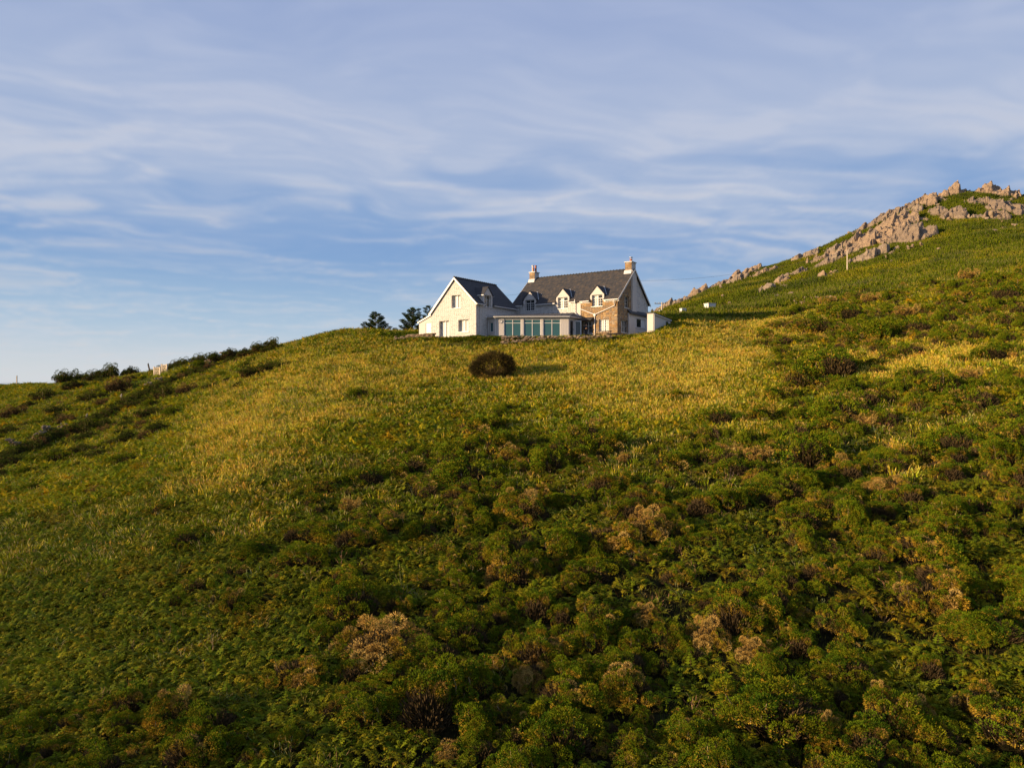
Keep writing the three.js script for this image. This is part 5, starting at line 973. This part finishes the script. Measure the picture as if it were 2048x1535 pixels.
{
  const cone = (p, a, b, ra, rb) => { const ba = [b[0] - a[0], b[1] - a[1], b[2] - a[2]], pa = [p[0] - a[0], p[1] - a[1], p[2] - a[2]], t = clamp((pa[0] * ba[0] + pa[1] * ba[1] + pa[2] * ba[2]) / (ba[0] ** 2 + ba[1] ** 2 + ba[2] ** 2)); return Math.hypot(pa[0] - ba[0] * t, pa[1] - ba[1] * t, pa[2] - ba[2] * t) - lerp(ra, rb, t); };
  const smin = (a, b, k) => { const h = Math.max(k - Math.abs(a - b), 0) / k; return Math.min(a, b) - h * h * k / 4; };
  const all = (bones, k) => (p) => bones.reduce((d, [a, b, ra, rb]) => smin(d, cone(p, a, b, ra, rb), k), 9);
  // standing, elbows bent, hands together at the chest holding a small controller
  const S = (s) => [[s * 0.19, 1.42, 0], [s * 0.25, 1.16, -0.02], [s * 0.10, 1.18, 0.24], [s * 0.06, 1.20, 0.31]];
  const arms = [-1, 1].flatMap((s) => { const [a, b, c] = S(s); return [[a, b, 0.062, 0.05], [b, c, 0.05, 0.036]]; });
  const legs = [-1, 1].flatMap((s) => [[[s * 0.095, 0.92, 0], [s * 0.11, 0.5, 0.015], 0.092, 0.062], [[s * 0.11, 0.5, 0.015], [s * 0.12, 0.09, -0.01], 0.06, 0.042], [[s * 0.12, 0.05, -0.02], [s * 0.14, 0.04, 0.16], 0.045, 0.036]]);
  const torso = [[[0, 0.94, 0], [0, 1.12, 0.01], 0.135, 0.125], [[-0.06, 1.3, 0], [0.06, 1.3, 0], 0.125, 0.125], [[-0.15, 1.42, -0.01], [0.15, 1.42, -0.01], 0.07, 0.07]];
  const neck = [[[0, 1.42, -0.01], [0, 1.55, 0.01], 0.056, 0.052]], head = [[[0, 1.60, 0.02], [0, 1.68, 0.0], 0.082, 0.098]];
  const skin = lin(0.36, 0.20, 0.13), [x, z] = fromHouse(-3.95, 0.6), o = thing('person', 'person in dark jacket standing by the porch door holding something at chest height', 'person', [x, HOUSE_Y, z], 0.12);
  const body = fieldMesh(84, [-0.95, -0.05, -0.95], 1.9, all([...torso, ...arms, ...legs, ...neck], 0.06));
  const face1 = (p) => Math.min(all(head, 0.05)(p), cone(p, [0, 1.645, 0.095], [0, 1.615, 0.118], 0.010, 0.016), cone(p, [-0.025, 1.575, 0.088], [0.025, 1.575, 0.088], 0.010, 0.010), cone(p, [-0.098, 1.62, 0], [-0.1, 1.66, -0.01], 0.014, 0.018), cone(p, [0.098, 1.62, 0], [0.1, 1.66, -0.01], 0.014, 0.018));
  const headGeo = fieldMesh(56, [-0.17, 1.48, -0.17], 0.34, (p) => Math.max(face1(p), -cone(p, [-0.036, 1.65, 0.105], [-0.036, 1.65, 0.12], 0.012, 0.014), -cone(p, [0.036, 1.65, 0.105], [0.036, 1.65, 0.12], 0.012, 0.014)));
  const hands = [-1, 1].map((s) => { const [, , , h] = S(s), f = [[[s * 0.09, 1.185, 0.26], h, 0.034, 0.034]]; for (let k = 0; k < 4; k++) { const y = 1.225 - 0.021 * k; f.push([[s * 0.058, y, 0.325], [s * 0.026, y, 0.352 - 0.003 * k], 0.0095, 0.009]); f.push([[s * 0.026, y, 0.352], [s * 0.004 + s * 0.008, y, 0.335], 0.009, 0.008]); } f.push([[s * 0.07, 1.232, 0.295], [s * 0.035, 1.25, 0.315], 0.011, 0.009]); return fieldMesh(52, [s * 0.06 - 0.1, 1.11, 0.2], 0.2, all(f, 0.012)); });
  part('body', mergeGeometries([body, headGeo, ...hands]), std({ color: skin, roughness: 0.7 }), o);
  part('jacket', fieldMesh(72, [-0.6, 0.75, -0.5], 1.1, (p) => Math.max(all([...torso, ...arms], 0.08)(p) - 0.022, 0.86 - p[1], p[1] - 1.53, p[2] - 0.225)), M.black, o);
  part('trousers', fieldMesh(72, [-0.6, -0.05, -0.6], 1.2, (p) => Math.max(all([...legs.filter((_, i) => i % 3 < 2), torso[0]], 0.06)(p) - 0.018, p[1] - 1.0, 0.08 - p[1])), std({ color: lin(0.03, 0.032, 0.045), roughness: 0.9 }), o);
  part('hair', fieldMesh(48, [-0.17, 1.5, -0.2], 0.36, (p) => Math.max(all(head, 0.05)(p) - 0.014, p[2] - 0.02 - (p[1] - 1.66) * 0.9, 1.56 - p[1])), std({ color: lin(0.035, 0.022, 0.014), roughness: 0.8 }), o);
  const [rx, rz] = [x + 0.33 * Math.sin(0.12), z + 0.33 * Math.cos(0.12)], ct = thing('controller', 'small dark handset held in both hands by the person at the porch', 'handset', [rx, HOUSE_Y + 1.19, rz], 0.12);
  part('body', new RoundedBoxGeometry(0.14, 0.09, 0.03, 2, 0.01), M.black, ct); part('screen', box(-0.05, 0.05, -0.03, 0.03, -0.019, -0.0155), M.glass, ct);
}
renderer.render(scene, camera);
